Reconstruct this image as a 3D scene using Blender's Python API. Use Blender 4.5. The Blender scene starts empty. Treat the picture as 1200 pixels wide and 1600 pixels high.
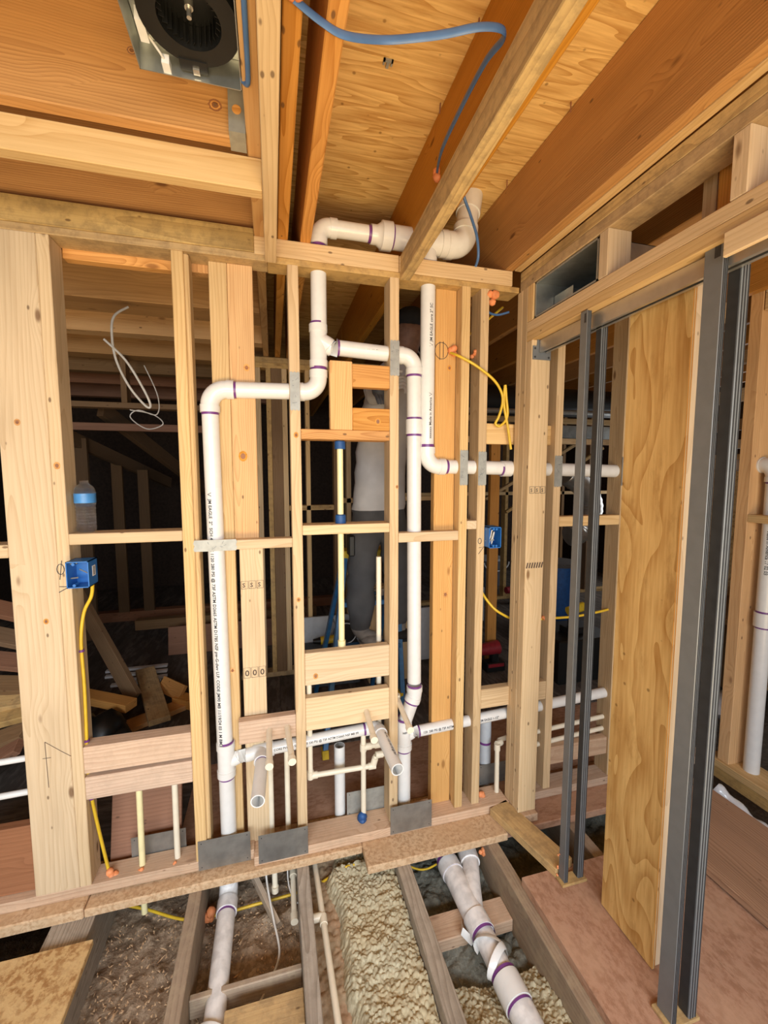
import bpy, bmesh, math, random
from mathutils import Vector, Matrix, noise as mnoise
PI = math.pi
random.seed(7)
scene = bpy.context.scene
C = scene.collection

# ------------------------------------------------------------------ camera
cd = bpy.data.cameras.new('camera'); cam = bpy.data.objects.new('camera', cd); C.objects.link(cam)
cd.sensor_fit = 'HORIZONTAL'; cd.sensor_width = 36.0; cd.lens = 36.0 * 658.0 / 1200.0
cd.clip_start = 0.02; cd.clip_end = 60
cam.location = (0, 0, 1.55)
cam.rotation_euler = (math.radians(90 - 5.07), 0, math.radians(-14.77))
scene.camera = cam

# ------------------------------------------------------------------ light
w = bpy.data.worlds.new('overcast_sky'); scene.world = w; w.use_nodes = True
bg = w.node_tree.nodes['Background']
bg.inputs[0].default_value = (0.86, 0.93, 1.0, 1); bg.inputs[1].default_value = 0.5
def area(name, loc, rot, sx, sy, power, col, spread=180):
    d = bpy.data.lights.new(name, 'AREA'); d.shape = 'RECTANGLE'; d.size = sx; d.size_y = sy
    d.energy = power; d.color = col; d.spread = math.radians(spread)
    o = bpy.data.objects.new(name, d); C.objects.link(o); o.location = loc
    o.rotation_euler = [math.radians(a) for a in rot]
    return o
# daylight through the wide opening behind the photographer, plus two added fill lamps
area('daylight_opening', (-0.3, -1.6, 1.65), (60, 0, 0), 3.4, 0.9, 58, (0.84, 0.92, 1.0), 112)
area('warm_bounce_fill', (0.1, -1.3, 0.12), (147, 0, 0), 3.2, 1.2, 80, (1.0, 0.74, 0.40), 118)  # added up-lamp standing in for warm bounce on ceiling and upper wall
area('right_rooms_fill', (4.9, 3.9, 1.5), (90, 0, 90), 2.2, 1.4, 22, (0.95, 0.97, 1.0))  # added lamp before the closed right wall, brightens the far rooms

vs = scene.view_settings
vs.view_transform = 'Standard'; vs.look = 'None'; vs.gamma = 1.0; vs.use_curve_mapping = False
vs.exposure = 0.16

# ------------------------------------------------------------------ node helpers
MATS = {}
def newmat(name):
    m = bpy.data.materials.new(name); m.use_nodes = True
    nt = m.node_tree; b = nt.nodes['Principled BSDF']
    MATS[name] = m
    return m, nt, b
def nd(nt, typ, ins=None, **props):
    n = nt.nodes.new(typ)
    for k, v in props.items(): setattr(n, k, v)
    if ins:
        for k, v in ins.items():
            if hasattr(v, 'is_output') or isinstance(v, bpy.types.NodeSocket): nt.links.new(v, n.inputs[k])
            else: n.inputs[k].default_value = v
    return n
def mth(nt, op, a, b=None, c=None):
    ins = {0: a}
    if b is not None: ins[1] = b
    if c is not None: ins[2] = c
    return nd(nt, 'ShaderNodeMath', ins, operation=op).outputs[0]
def mixc(nt, f, a, b, blend='MIX'):
    n = nt.nodes.new('ShaderNodeMix'); n.data_type = 'RGBA'; n.blend_type = blend
    for i, v in ((0, f), (6, a), (7, b)):
        if isinstance(v, bpy.types.NodeSocket): nt.links.new(v, n.inputs[i])
        else: n.inputs[i].default_value = v if i == 0 else (*v, 1) if len(v) == 3 else v
    return n.outputs[2]
def smooth(nt, v, lo, hi):
    n = nd(nt, 'ShaderNodeMapRange', {0: v, 1: lo, 2: hi, 3: 0.0, 4: 1.0}, interpolation_type='SMOOTHSTEP')
    return n.outputs[0]
def coords(nt):
    tc = nt.nodes.new('ShaderNodeTexCoord'); oi = nt.nodes.new('ShaderNodeObjectInfo')
    sp = nd(nt, 'ShaderNodeSeparateXYZ', {0: tc.outputs['Object']})
    return tc, oi.outputs['Random'], sp.outputs[0], sp.outputs[1], sp.outputs[2]
def vec(nt, x, y, z): return nd(nt, 'ShaderNodeCombineXYZ', {0: x, 1: y, 2: z}).outputs[0]

def wood(name, light, dark, ring=0.009, ringmix=0.55, knot=0.6, rough=0.7, tone=0.25, dirt=None):
    m, nt, b = newmat(name)
    tc, r, x, y, z = coords(nt)
    r2 = mth(nt, 'FRACT', mth(nt, 'MULTIPLY', r, 7.31)); r3 = mth(nt, 'FRACT', mth(nt, 'MULTIPLY', r, 13.7))
    xo = mth(nt, 'MULTIPLY_ADD', r, 57.0, x)
    nv = vec(nt, mth(nt, 'MULTIPLY', xo, 1.3), mth(nt, 'MULTIPLY', y, 7.0), mth(nt, 'MULTIPLY', z, 7.0))
    n1 = nd(nt, 'ShaderNodeTexNoise', {'Vector': nv, 'Scale': 1.0, 'Detail': 2.0}).outputs['Fac']
    yy = mth(nt, 'ADD', y, mth(nt, 'MULTIPLY_ADD', r2, 0.10, 0.01)); zz = mth(nt, 'ADD', z, mth(nt, 'MULTIPLY_ADD', r3, 0.08, -0.01))
    rr = mth(nt, 'SQRT', mth(nt, 'ADD', mth(nt, 'MULTIPLY', yy, yy), mth(nt, 'MULTIPLY', zz, zz)))
    rr = mth(nt, 'ADD', rr, mth(nt, 'MULTIPLY', n1, 0.075))
    # knots bend the rings
    kv = vec(nt, mth(nt, 'MULTIPLY', xo, 4.2), mth(nt, 'MULTIPLY', y, 11.0), mth(nt, 'MULTIPLY', z, 11.0))
    vo = nd(nt, 'ShaderNodeTexVoronoi', {'Vector': kv, 'Scale': 1.0})
    kd = vo.outputs['Distance']
    sel = mth(nt, 'GREATER_THAN', nd(nt, 'ShaderNodeSeparateColor', {0: vo.outputs['Color']}).outputs[0], 0.55)
    near = mth(nt, 'MULTIPLY', mth(nt, 'SUBTRACT', 1.0, smooth(nt, kd, 0.02, 0.45)), sel)
    rr = mth(nt, 'ADD', rr, mth(nt, 'MULTIPLY', near, 0.02))
    fr = mth(nt, 'FRACT', mth(nt, 'DIVIDE', rr, ring))
    rg = mth(nt, 'POWER', fr, 2.2)
    fv = vec(nt, mth(nt, 'MULTIPLY', xo, 5.0), mth(nt, 'MULTIPLY', y, 190.0), mth(nt, 'MULTIPLY', z, 190.0))
    fib = nd(nt, 'ShaderNodeTexNoise', {'Vector': fv, 'Scale': 1.0, 'Detail': 2.0}).outputs['Fac']
    f = mth(nt, 'ADD', mth(nt, 'MULTIPLY', rg, ringmix), mth(nt, 'MULTIPLY', mth(nt, 'SUBTRACT', fib, 0.42), 0.8))
    col = mixc(nt, mth(nt, 'MINIMUM', mth(nt, 'MAXIMUM', f, 0.0), 1.0), light, dark)
    big = nd(nt, 'ShaderNodeTexNoise', {'Vector': vec(nt, mth(nt, 'MULTIPLY', xo, 2.0), mth(nt, 'MULTIPLY', y, 9.0), mth(nt, 'MULTIPLY', z, 9.0)), 'Scale': 1.0, 'Detail': 3.0}).outputs['Fac']
    col = mixc(nt, mth(nt, 'MULTIPLY', smooth(nt, big, 0.45, 0.75), tone), col, [c * 0.55 for c in dark])
    km = mth(nt, 'MULTIPLY', mth(nt, 'SUBTRACT', 1.0, smooth(nt, kd, 0.05, 0.13)), mth(nt, 'MULTIPLY', sel, knot))
    col = mixc(nt, km, col, (dark[0] * 0.35, dark[1] * 0.25, dark[2] * 0.2))
    dv = nd(nt, 'ShaderNodeTexVoronoi', {'Vector': vec(nt, mth(nt, 'MULTIPLY', xo, 13.0), mth(nt, 'MULTIPLY', y, 26.0), mth(nt, 'MULTIPLY', z, 26.0)), 'Scale': 1.0})
    ds = mth(nt, 'GREATER_THAN', nd(nt, 'ShaderNodeSeparateColor', {0: dv.outputs['Color']}).outputs[1], 0.66)
    dm = mth(nt, 'MULTIPLY', mth(nt, 'SUBTRACT', 1.0, smooth(nt, dv.outputs['Distance'], 0.07, 0.14)), mth(nt, 'MULTIPLY', ds, 0.75))
    col = mixc(nt, dm, col, (0.10, 0.05, 0.025))
    if dirt:
        dn = nd(nt, 'ShaderNodeTexNoise', {'Vector': tc.outputs['Object'], 'Scale': 22.0, 'Detail': 6.0, 'Roughness': 0.7}).outputs['Fac']
        col = mixc(nt, mth(nt, 'MULTIPLY', smooth(nt, dn, 0.42, 0.66), dirt[3]), col, dirt[:3])
    hv = nd(nt, 'ShaderNodeHueSaturation', {'Value': mth(nt, 'MULTIPLY_ADD', r3, 0.22, 0.89), 'Saturation': mth(nt, 'MULTIPLY_ADD', r2, 0.2, 0.9), 'Color': col})
    nt.links.new(hv.outputs[0], b.inputs['Base Color'])
    b.inputs['Roughness'].default_value = rough
    b.inputs['Specular IOR Level'].default_value = 0.25
    bp = nd(nt, 'ShaderNodeBump', {'Strength': 0.25, 'Distance': 0.002, 'Height': mth(nt, 'ADD', fib, rg)})
    nt.links.new(bp.outputs[0], b.inputs['Normal'])
    return m

def plywood(name, light, dark, sx=1.2, sy=5.0, bands=7.0, spots=0.5):
    m, nt, b = newmat(name)
    tc, r, x, y, z = coords(nt)
    xo = mth(nt, 'MULTIPLY_ADD', r, 31.0, x)
    v = vec(nt, mth(nt, 'MULTIPLY', xo, sx), mth(nt, 'MULTIPLY', y, sy), mth(nt, 'MULTIPLY', z, sy))
    n = nd(nt, 'ShaderNodeTexNoise', {'Vector': v, 'Scale': 1.0, 'Detail': 1.5, 'Roughness': 0.4, 'Distortion': 0.4}).outputs['Fac']
    fr = mth(nt, 'FRACT', mth(nt, 'MULTIPLY', n, bands))
    edge = mth(nt, 'POWER', fr, 1.6)
    fib = nd(nt, 'ShaderNodeTexNoise', {'Vector': vec(nt, mth(nt, 'MULTIPLY', xo, 7.0), mth(nt, 'MULTIPLY', y, 110.0), mth(nt, 'MULTIPLY', z, 110.0)), 'Scale': 1.0, 'Detail': 3.0}).outputs['Fac']
    f = mth(nt, 'ADD', mth(nt, 'MULTIPLY', edge, 0.6), mth(nt, 'MULTIPLY', mth(nt, 'SUBTRACT', fib, 0.40), 1.15))
    col = mixc(nt, mth(nt, 'MINIMUM', mth(nt, 'MAXIMUM', f, 0.0), 1.0), light, dark)
    vo = nd(nt, 'ShaderNodeTexVoronoi', {'Vector': tc.outputs['Object'], 'Scale': 14.0}).outputs['Distance']
    col = mixc(nt, mth(nt, 'MULTIPLY', mth(nt, 'SUBTRACT', 1.0, smooth(nt, vo, 0.04, 0.10)), spots), col, (dark[0] * 0.3, dark[1] * 0.25, dark[2] * 0.2))
    bl = nd(nt, 'ShaderNodeTexNoise', {'Vector': v, 'Scale': 2.2, 'Detail': 5.0, 'Roughness': 0.7}).outputs['Fac']
    col = mixc(nt, mth(nt, 'MULTIPLY', smooth(nt, bl, 0.50, 0.72), 0.5), col, [c * 0.8 for c in dark])
    nt.links.new(col, b.inputs['Base Color']); b.inputs['Roughness'].default_value = 0.72
    b.inputs['Specular IOR Level'].default_value = 0.2
    bp = nd(nt, 'ShaderNodeBump', {'Strength': 0.15, 'Distance': 0.002, 'Height': fib}); nt.links.new(bp.outputs[0], b.inputs['Normal'])
    return m

def speckle(name, a, bcol, c, scale=60.0, rough=0.85, bump=0.5, stretch=(1, 1, 1), lo=0.42, hi=0.62, dist=0.004):
    m, nt, b = newmat(name)
    tc, r, x, y, z = coords(nt)
    v = vec(nt, mth(nt, 'MULTIPLY', x, stretch[0]), mth(nt, 'MULTIPLY', y, stretch[1]), mth(nt, 'MULTIPLY', z, stretch[2]))
    n1 = nd(nt, 'ShaderNodeTexNoise', {'Vector': v, 'Scale': scale, 'Detail': 5.0, 'Roughness': 0.65}).outputs['Fac']
    n2 = nd(nt, 'ShaderNodeTexNoise', {'Vector': v, 'Scale': scale * 0.13, 'Detail': 3.0}).outputs['Fac']
    col = mixc(nt, smooth(nt, n1, lo, hi), a, bcol)
    col = mixc(nt, mth(nt, 'MULTIPLY', smooth(nt, n2, 0.45, 0.65), 0.6), col, c)
    nt.links.new(col, b.inputs['Base Color']); b.inputs['Roughness'].default_value = rough
    b.inputs['Specular IOR Level'].default_value = 0.15
    bp = nd(nt, 'ShaderNodeBump', {'Strength': bump, 'Distance': dist, 'Height': n1}); nt.links.new(bp.outputs[0], b.inputs['Normal'])
    return m

def plain(name, col, rough=0.5, metal=0.0, var=0.06, scale=30.0, spec=0.5, trans=0.0, ior=1.45):
    m, nt, b = newmat(name)
    tc = nt.nodes.new('ShaderNodeTexCoord')
    n = nd(nt, 'ShaderNodeTexNoise', {'Vector': tc.outputs['Object'], 'Scale': scale, 'Detail': 4.0}).outputs['Fac']
    c = mixc(nt, smooth(nt, n, 0.35, 0.7), col, [max(0, q * (1 - var * 4)) for q in col])
    nt.links.new(c, b.inputs['Base Color'])
    b.inputs['Roughness'].default_value = rough; b.inputs['Metallic'].default_value = metal
    b.inputs['Specular IOR Level'].default_value = spec
    if trans: b.inputs['Transmission Weight'].default_value = trans; b.inputs['IOR'].default_value = ior
    return m

wood('stud', (0.68, 0.48, 0.255), (0.45, 0.27, 0.11), 0.012, 0.5, 0.85)
wood('stud_pale', (0.69, 0.525, 0.33), (0.49, 0.33, 0.175), 0.014, 0.45, 0.85)
wood('stud_dirty', (0.58, 0.39, 0.18), (0.40, 0.24, 0.095), 0.013, 0.4, 0.6, dirt=(0.2, 0.13, 0.07, 0.45))
wood('fir', (0.68, 0.34, 0.10), (0.40, 0.155, 0.03), 0.008, 0.65, 0.6)
wood('fir_joist', (0.53, 0.265, 0.075), (0.32, 0.135, 0.032), 0.007, 0.6, 0.75, rough=0.6)
wood('fir_light', (0.72, 0.43, 0.18), (0.52, 0.25, 0.08), 0.008, 0.6, 0.6)
wood('pink', (0.60, 0.43, 0.30), (0.42, 0.26, 0.165), 0.011, 0.6, 0.45, dirt=(0.40, 0.28, 0.19, 0.35))
wood('red_brown', (0.30, 0.14, 0.075), (0.18, 0.075, 0.037), 0.012, 0.4, 0.4)
wood('weathered', (0.60, 0.42, 0.19), (0.33, 0.21, 0.09), 0.02, 0.6, 0.6, tone=0.7, dirt=(0.16, 0.11, 0.06, 0.4))
wood('old_joist', (0.36, 0.27, 0.19), (0.21, 0.145, 0.095), 0.009, 0.5, 0.5, dirt=(0.42, 0.33, 0.22, 0.6))
wood('old_grey', (0.42, 0.36, 0.29), (0.22, 0.175, 0.13), 0.007, 0.7, 0.3, dirt=(0.15, 0.12, 0.09, 0.3))
wood('mid_wood', (0.50, 0.28, 0.11), (0.30, 0.14, 0.05), 0.012, 0.45, 0.5)
wood('old_plank', (0.40, 0.245, 0.155), (0.22, 0.12, 0.07), 0.010, 0.75, 0.3)
wood('shadow_wood', (0.12, 0.07, 0.035), (0.07, 0.04, 0.02), 0.012, 0.4, 0.5)  # deepest shade of the rear rooms, put into the wood colour
wood('dim_wood', (0.25, 0.15, 0.075), (0.15, 0.08, 0.035), 0.012, 0.4, 0.5)  # wood colour darkened to stand in for shade in the rooms behind
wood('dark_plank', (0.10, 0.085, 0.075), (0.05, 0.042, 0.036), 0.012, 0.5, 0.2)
plywood('ply_panel', (0.74, 0.48, 0.18), (0.42, 0.20, 0.045), 1.9, 6.5, 9.0, 0.6)
plywood('ply_ceiling', (0.84, 0.57, 0.23), (0.46, 0.22, 0.05), 1.7, 13.0, 8.0, 0.6)
speckle('osb', (0.60, 0.40, 0.18), (0.36, 0.19, 0.07), (0.66, 0.46, 0.22), 55, stretch=(1, 1, 1))
speckle('subfloor', (0.44, 0.255, 0.165), (0.33, 0.175, 0.105), (0.50, 0.31, 0.20), 42, bump=0.35, stretch=(0.6, 1.3, 1))
speckle('sawdust_board', (0.62, 0.43, 0.26), (0.45, 0.28, 0.15), (0.56, 0.37, 0.21), 70, bump=0.5)
speckle('dirt', (0.25, 0.18, 0.12), (0.43, 0.33, 0.23), (0.31, 0.21, 0.13), 38, bump=0.9, dist=0.012)
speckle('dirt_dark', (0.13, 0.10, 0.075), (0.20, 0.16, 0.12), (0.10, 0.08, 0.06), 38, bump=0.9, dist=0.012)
speckle('insulation', (0.50, 0.45, 0.31), (0.36, 0.31, 0.20), (0.46, 0.37, 0.22), 60, bump=0.6, rough=0.95)
speckle('insulation_base', (0.36, 0.26, 0.16), (0.46, 0.34, 0.22), (0.42, 0.25, 0.15), 50, bump=0.8, rough=0.95)
speckle('foam_grey', (0.17, 0.17, 0.14), (0.24, 0.24, 0.20), (0.12, 0.12, 0.10), 60, bump=0.9, rough=0.95, dist=0.01)
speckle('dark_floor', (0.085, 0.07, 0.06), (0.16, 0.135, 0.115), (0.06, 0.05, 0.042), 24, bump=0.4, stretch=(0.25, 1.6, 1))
plain('pvc', (0.74, 0.73, 0.70), 0.24, var=0.012)
plain('pvc_dusty', (0.82, 0.80, 0.78), 0.5, var=0.06)
plain('pvc_grey', (0.52, 0.55, 0.58), 0.3, var=0.02)
plain('cpvc', (0.80, 0.72, 0.56), 0.35, var=0.015)
plain('cpvc_yellow', (0.86, 0.76, 0.42), 0.35, var=0.02)
plain('primer', (0.17, 0.045, 0.22), 0.35, var=0.05)
plain('ink', (0.03, 0.03, 0.035), 0.6)
plain('ink_brown', (0.09, 0.055, 0.04), 0.7)
plain('steel_plate', (0.36, 0.355, 0.33), 0.45, 0.75, var=0.06, scale=18)
plain('galvanised', (0.52, 0.54, 0.52), 0.38, 0.85, var=0.05, scale=22)
plain('zinc', (0.36, 0.36, 0.325), 0.5, 0.35, var=0.04, scale=40)
plain('pole_steel', (0.19, 0.20, 0.205), 0.42, 0.25, var=0.02)
plain('pole_dark', (0.035, 0.036, 0.038), 0.55)
plain('aluminium', (0.62, 0.60, 0.56), 0.35, 0.85, var=0.02)
plain('black_plastic', (0.007, 0.007, 0.0065), 0.45)
plain('blue_plastic', (0.02, 0.16, 0.50), 0.38, var=0.03)
plain('blue_foam', (0.015, 0.085, 0.27), 0.55, var=0.06)
plain('orange_foam', (0.86, 0.30, 0.11), 0.6, var=0.06)
plain('yellow_jacket', (0.72, 0.47, 0.03), 0.4, var=0.03)
plain('blue_jacket', (0.07, 0.16, 0.36), 0.4, var=0.03)
plain('white_jacket', (0.68, 0.65, 0.60), 0.45, var=0.03)
plain('white_plastic', (0.82, 0.82, 0.82), 0.4, var=0.02)
plain('label_blue', (0.06, 0.24, 0.55), 0.35, var=0.05)
plain('red_plastic', (0.30, 0.02, 0.03), 0.4)
plain('yellow_plastic', (0.78, 0.52, 0.03), 0.4)
plain('ladder_blue', (0.03, 0.15, 0.34), 0.4)
plain('grey_plastic', (0.13, 0.14, 0.16), 0.5)
plain('shirt_cloth', (0.56, 0.54, 0.53), 0.9, var=0.05, scale=6)
plain('trouser_cloth', (0.085, 0.085, 0.088), 0.9, var=0.06, scale=8)
plain('skin', (0.27, 0.14, 0.085), 0.55)
plain('shoe_suede', (0.28, 0.26, 0.24), 0.85)
plain('cap_cloth', (0.02, 0.02, 0.022), 0.85)
plain('wall_sheathing', (0.045, 0.025, 0.015), 0.9, var=0.1)  # near-black colour carries the shade of the closed rear rooms
plain('plastic_film', (0.75, 0.77, 0.80), 0.15, var=0.03)
m, nt, b = newmat('water'); b.inputs['Base Color'].default_value = (0.97, 0.98, 1, 1); b.inputs['Roughness'].default_value = 0.02
b.inputs['Transmission Weight'].default_value = 1.0; b.inputs['IOR'].default_value = 1.33
nn = nd(nt, 'ShaderNodeTexNoise', {'Scale': 60.0, 'Detail': 2.0}); bp = nd(nt, 'ShaderNodeBump', {'Strength': 1.0, 'Distance': 0.012, 'Height': nn.outputs['Fac']}); nt.links.new(bp.outputs[0], b.inputs['Normal'])

# ------------------------------------------------------------------ object helpers
def empty(name, loc):
    o = bpy.data.objects.new(name, None); C.objects.link(o); o.location = loc; o.empty_display_size = 0.05
    return o
def thing(name, label, cat, loc=(0, 0, 0), group=None):
    o = empty(name, loc); o['label'] = label; o['category'] = cat
    if group: o['group'] = group
    return o
def structure(name, label, cat, loc=(0, 0, 0)):
    o = thing(name, label, cat, loc); o['kind'] = 'structure'
    return o
def tag(o, label, cat, group=None, kind=None):
    o['label'] = label; o['category'] = cat
    if group: o['group'] = group
    if kind: o['kind'] = kind
    return o
def wmat(p):
    if p is None: return Matrix.Identity(4)
    return wmat(p.parent) @ p.matrix_basis
def wloc(p): return wmat(p).translation
def place(o, parent, world):
    if parent is not None: o.parent = parent
    o.matrix_basis = wmat(parent).inverted() @ world
class MB:
    """collects geometry in world metres; build() links it as one mesh object"""
    def __init__(s): s.v = []; s.f = []; s.mi = []; s.cur = 0
    def add(s, vs, fs):
        o = len(s.v); s.v += [Vector(q) for q in vs]
        for f in fs: s.f.append([i + o for i in f]); s.mi.append(s.cur)
        return s
    def box(s, x0, x1, y0, y1, z0, z1):
        return s.add([(x0, y0, z0), (x1, y0, z0), (x1, y1, z0), (x0, y1, z0), (x0, y0, z1), (x1, y0, z1), (x1, y1, z1), (x0, y1, z1)],
                     [(3, 2, 1, 0), (4, 5, 6, 7), (0, 1, 5, 4), (1, 2, 6, 5), (2, 3, 7, 6), (3, 0, 4, 7)])
    def prism(s, pts, d):
        n = len(pts); d = Vector(d); a = [Vector(p) for p in pts]
        return s.add(a + [p + d for p in a], [list(range(n))[::-1], list(range(n, 2 * n))] + [(i, (i + 1) % n, n + (i + 1) % n, n + i) for i in range(n)])
    def tube(s, path, r, seg=18, caps=(True, True), ry=None, up=None):
        P = [Vector(p) for p in path]; n = len(P)
        R = r if isinstance(r, (list, tuple)) else [r] * n
        T = []
        for i in range(n):
            t = None
            for a, b_ in ((max(i - 1, 0), min(i + 1, n - 1)), (0, n - 1)):
                t = P[b_] - P[a]
                if t.length > 1e-7: break
            T.append(t.normalized())
        # coincident points take the direction of the neighbouring segment
        for i in range(n):
            if i + 1 < n and (P[i + 1] - P[i]).length < 1e-7 and i > 0: T[i] = (P[i] - P[i - 1]).normalized() if (P[i] - P[i - 1]).length > 1e-7 else T[i]
            if i > 0 and (P[i] - P[i - 1]).length < 1e-7: T[i] = T[i - 1]
        u = Vector(up) if up else (Vector((0, 0, 1)) if abs(T[0].z) < 0.9 else Vector((0, 1, 0)))
        u = (u - T[0] * u.dot(T[0])).normalized()
        vs = []; fs = []
        for i in range(n):
            if i > 0: u = (u - T[i] * u.dot(T[i])).normalized()
            v = T[i].cross(u)
            for k in range(seg):
                a = 2 * PI * k / seg
                vs.append(P[i] + u * (math.cos(a) * R[i]) + v * (math.sin(a) * (R[i] if ry is None else ry)))
        for i in range(n - 1):
            for k in range(seg):
                k2 = (k + 1) % seg
                fs.append((i * seg + k, i * seg + k2, (i + 1) * seg + k2, (i + 1) * seg + k))
        if caps[0]: fs.append(list(range(seg))[::-1])
        if caps[1]: fs.append([(n - 1) * seg + k for k in range(seg)])
        return s.add(vs, fs)
    def open_tube(s, a, b_, r, t=0.004, seg=20):
        """straight pipe with an open bore at b_"""
        a = Vector(a); b_ = Vector(b_); d = (b_ - a).normalized()
        return s.tube([a, b_, b_, b_ - d * 0.12], [r, r, r - t, r - t], seg, (True, True))
    def ball(s, c, r, sq=(1, 1, 1), jit=0.0, sub=1):
        bm = bmesh.new(); bmesh.ops.create_icosphere(bm, subdivisions=sub, radius=1.0)
        c = Vector(c); vs = []
        for v in bm.verts:
            k = r * (1 + random.uniform(-jit, jit)); vs.append(c + Vector((v.co.x * sq[0] * k, v.co.y * sq[1] * k, v.co.z * sq[2] * k)))
        fs = [[q.index for q in f.verts] for f in bm.faces]; bm.free()
        return s.add(vs, fs)
    def build(s, name, mat, parent=None, smooth_=False, bevel=0.0, seg=1):
        lo = Vector([min(q[i] for q in s.v) for i in range(3)]); hi = Vector([max(q[i] for q in s.v) for i in range(3)])
        c = (lo + hi) / 2
        me = bpy.data.meshes.new(name); me.from_pydata([q - c for q in s.v], [], s.f); me.validate()
        for mm in (mat if isinstance(mat, (list, tuple)) else [mat]): me.materials.append(MATS[mm])
        if len(me.polygons) == len(s.mi):
            for p, i in zip(me.polygons, s.mi): p.material_index = i
        if bevel:
            bm = bmesh.new(); bm.from_mesh(me)
            bmesh.ops.bevel(bm, geom=bm.edges[:], offset=bevel, segments=seg, affect='EDGES', profile=0.6); bm.to_mesh(me); bm.free()
        if smooth_:
            for p in me.polygons: p.use_smooth = True
            me.set_sharp_from_angle(angle=math.radians(40))
        o = bpy.data.objects.new(name, me); C.objects.link(o)
        place(o, parent, Matrix.Translation(c))
        return o

def board(parent, name, box, mat, bevel=0.0022, jit=0.0, twist=0.0):
    """sawn board along its longest side (local X = grain)"""
    x0, x1, y0, y1, z0, z1 = box
    e = [x1 - x0, y1 - y0, z1 - z0]; k = max(range(3), key=lambda i: e[i])
    ax = [Vector((1, 0, 0)), Vector((0, 1, 0)), Vector((0, 0, 1))]
    X = ax[k]; Y = ax[(k + 1) % 3]; Z = ax[(k + 2) % 3]
    c = Vector(((x0 + x1) / 2, (y0 + y1) / 2, (z0 + z1) / 2))
    return beam_raw(parent, name, c, X, Y, Z, e[k], e[(k + 1) % 3], e[(k + 2) % 3], mat, bevel)
def beam_raw(parent, name, c, X, Y, Z, L, W, H, mat, bevel=0.0022):
    me = bpy.data.meshes.new(name); bm = bmesh.new()
    bmesh.ops.create_cube(bm, size=1.0)
    for v in bm.verts: v.co = Vector((v.co.x * L, v.co.y * W, v.co.z * H))
    if bevel: bmesh.ops.bevel(bm, geom=bm.edges[:], offset=min(bevel, W / 4, H / 4), segments=1, affect='EDGES')
    bm.to_mesh(me); bm.free(); me.materials.append(MATS[mat])
    o = bpy.data.objects.new(name, me); C.objects.link(o)
    place(o, parent, Matrix.Translation(c) @ Matrix((X, Y, Z)).transposed().to_4x4())
    return o
def beam(parent, name, p0, p1, wd, th, mat, side=(0, 0, 1), bevel=0.0022):
    """board from p0 to p1 (centre line); th is measured along `side`, wd across it"""
    a = Vector(p0); b_ = Vector(p1); X = (b_ - a).normalized(); Z = Vector(side); Z = (Z - X * Z.dot(X)).normalized(); Y = Z.cross(X)
    return beam_raw(parent, name, (a + b_) / 2, X, Y, Z, (b_ - a).length, wd, th, mat, bevel)

def arc3(a, c, b_, R, n=8):
    """points of a rounded corner at c between the directions to a and b_"""
    a = Vector(a); b_ = Vector(b_); c = Vector(c); d1 = (a - c).normalized(); d2 = (b_ - c).normalized()
    ang = d1.angle(d2); t = R / math.tan(ang / 2); s = c + d1 * t; e = c + d2 * t
    cen = c + (d1 + d2).normalized() * (R / math.sin(ang / 2)); out = []
    v0 = s - cen; v1 = e - cen; om = v0.angle(v1)
    for i in range(n + 1):
        q = i / n; out.append(cen + (v0 * math.sin((1 - q) * om) + v1 * math.sin(q * om)) / math.sin(om))
    return out
def spline(pts, n=8):
    P = [Vector(p) for p in pts]; out = []
    for i in range(len(P) - 1):
        p0 = P[max(i - 1, 0)]; p1 = P[i]; p2 = P[i + 1]; p3 = P[min(i + 2, len(P) - 1)]
        for k in range(n):
            t = k / n
            out.append(0.5 * ((2 * p1) + (p2 - p0) * t + (2 * p0 - 5 * p1 + 4 * p2 - p3) * t * t + (3 * p1 - p0 - 3 * p2 + p3) * t ** 3))
    out.append(P[-1]); return out

DG = None
def text_mesh(body):
    cu = bpy.data.curves.new('t', 'FONT'); cu.body = body; cu.size = 1.0; cu.resolution_u = 2; cu.offset = 0.018
    ob = bpy.data.objects.new('t', cu); C.objects.link(ob)
    dg = bpy.context.evaluated_depsgraph_get()
    me = bpy.data.meshes.new_from_object(ob.evaluated_get(dg))
    vs = [v.co.copy() for v in me.vertices]; fs = [list(p.vertices) for p in me.polygons]
    bpy.data.objects.remove(ob); bpy.data.curves.remove(cu); bpy.data.meshes.remove(me)
    return vs, fs
def pipe_text(parent, body, size, start, axis, facing, r, mat='ink', flip=1, name='printed_lettering', stretch=1.0):
    """lettering wrapped on a pipe: runs along `axis` from `start` (on the centre line), centred on direction `facing`"""
    vs, fs = text_mesh(body); A = Vector(axis).normalized(); F = Vector(facing); F = (F - A * F.dot(A)).normalized(); U = F.cross(A)
    mb = MB(); out = []
    for v in vs:
        a = (v.y - 0.35) * size / r
        out.append(Vector(start) + A * (v.x * size * stretch) + (F * math.cos(a) + U * math.sin(a)) * (r + 0.0005))
    mb.add(out, fs); return mb.build(name, mat, parent)
def flat_text(parent, body, size, org, xdir, ydir, mat='ink', name='printed_lettering'):
    vs, fs = text_mesh(body); xd = Vector(xdir).normalized(); yd = Vector(ydir).normalized(); n = xd.cross(yd)
    mb = MB(); mb.add([Vector(org) + xd * (v.x * size) + yd * (v.y * size) + n * 0.0004 for v in vs], fs)
    return mb.build(name, mat, parent)
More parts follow.
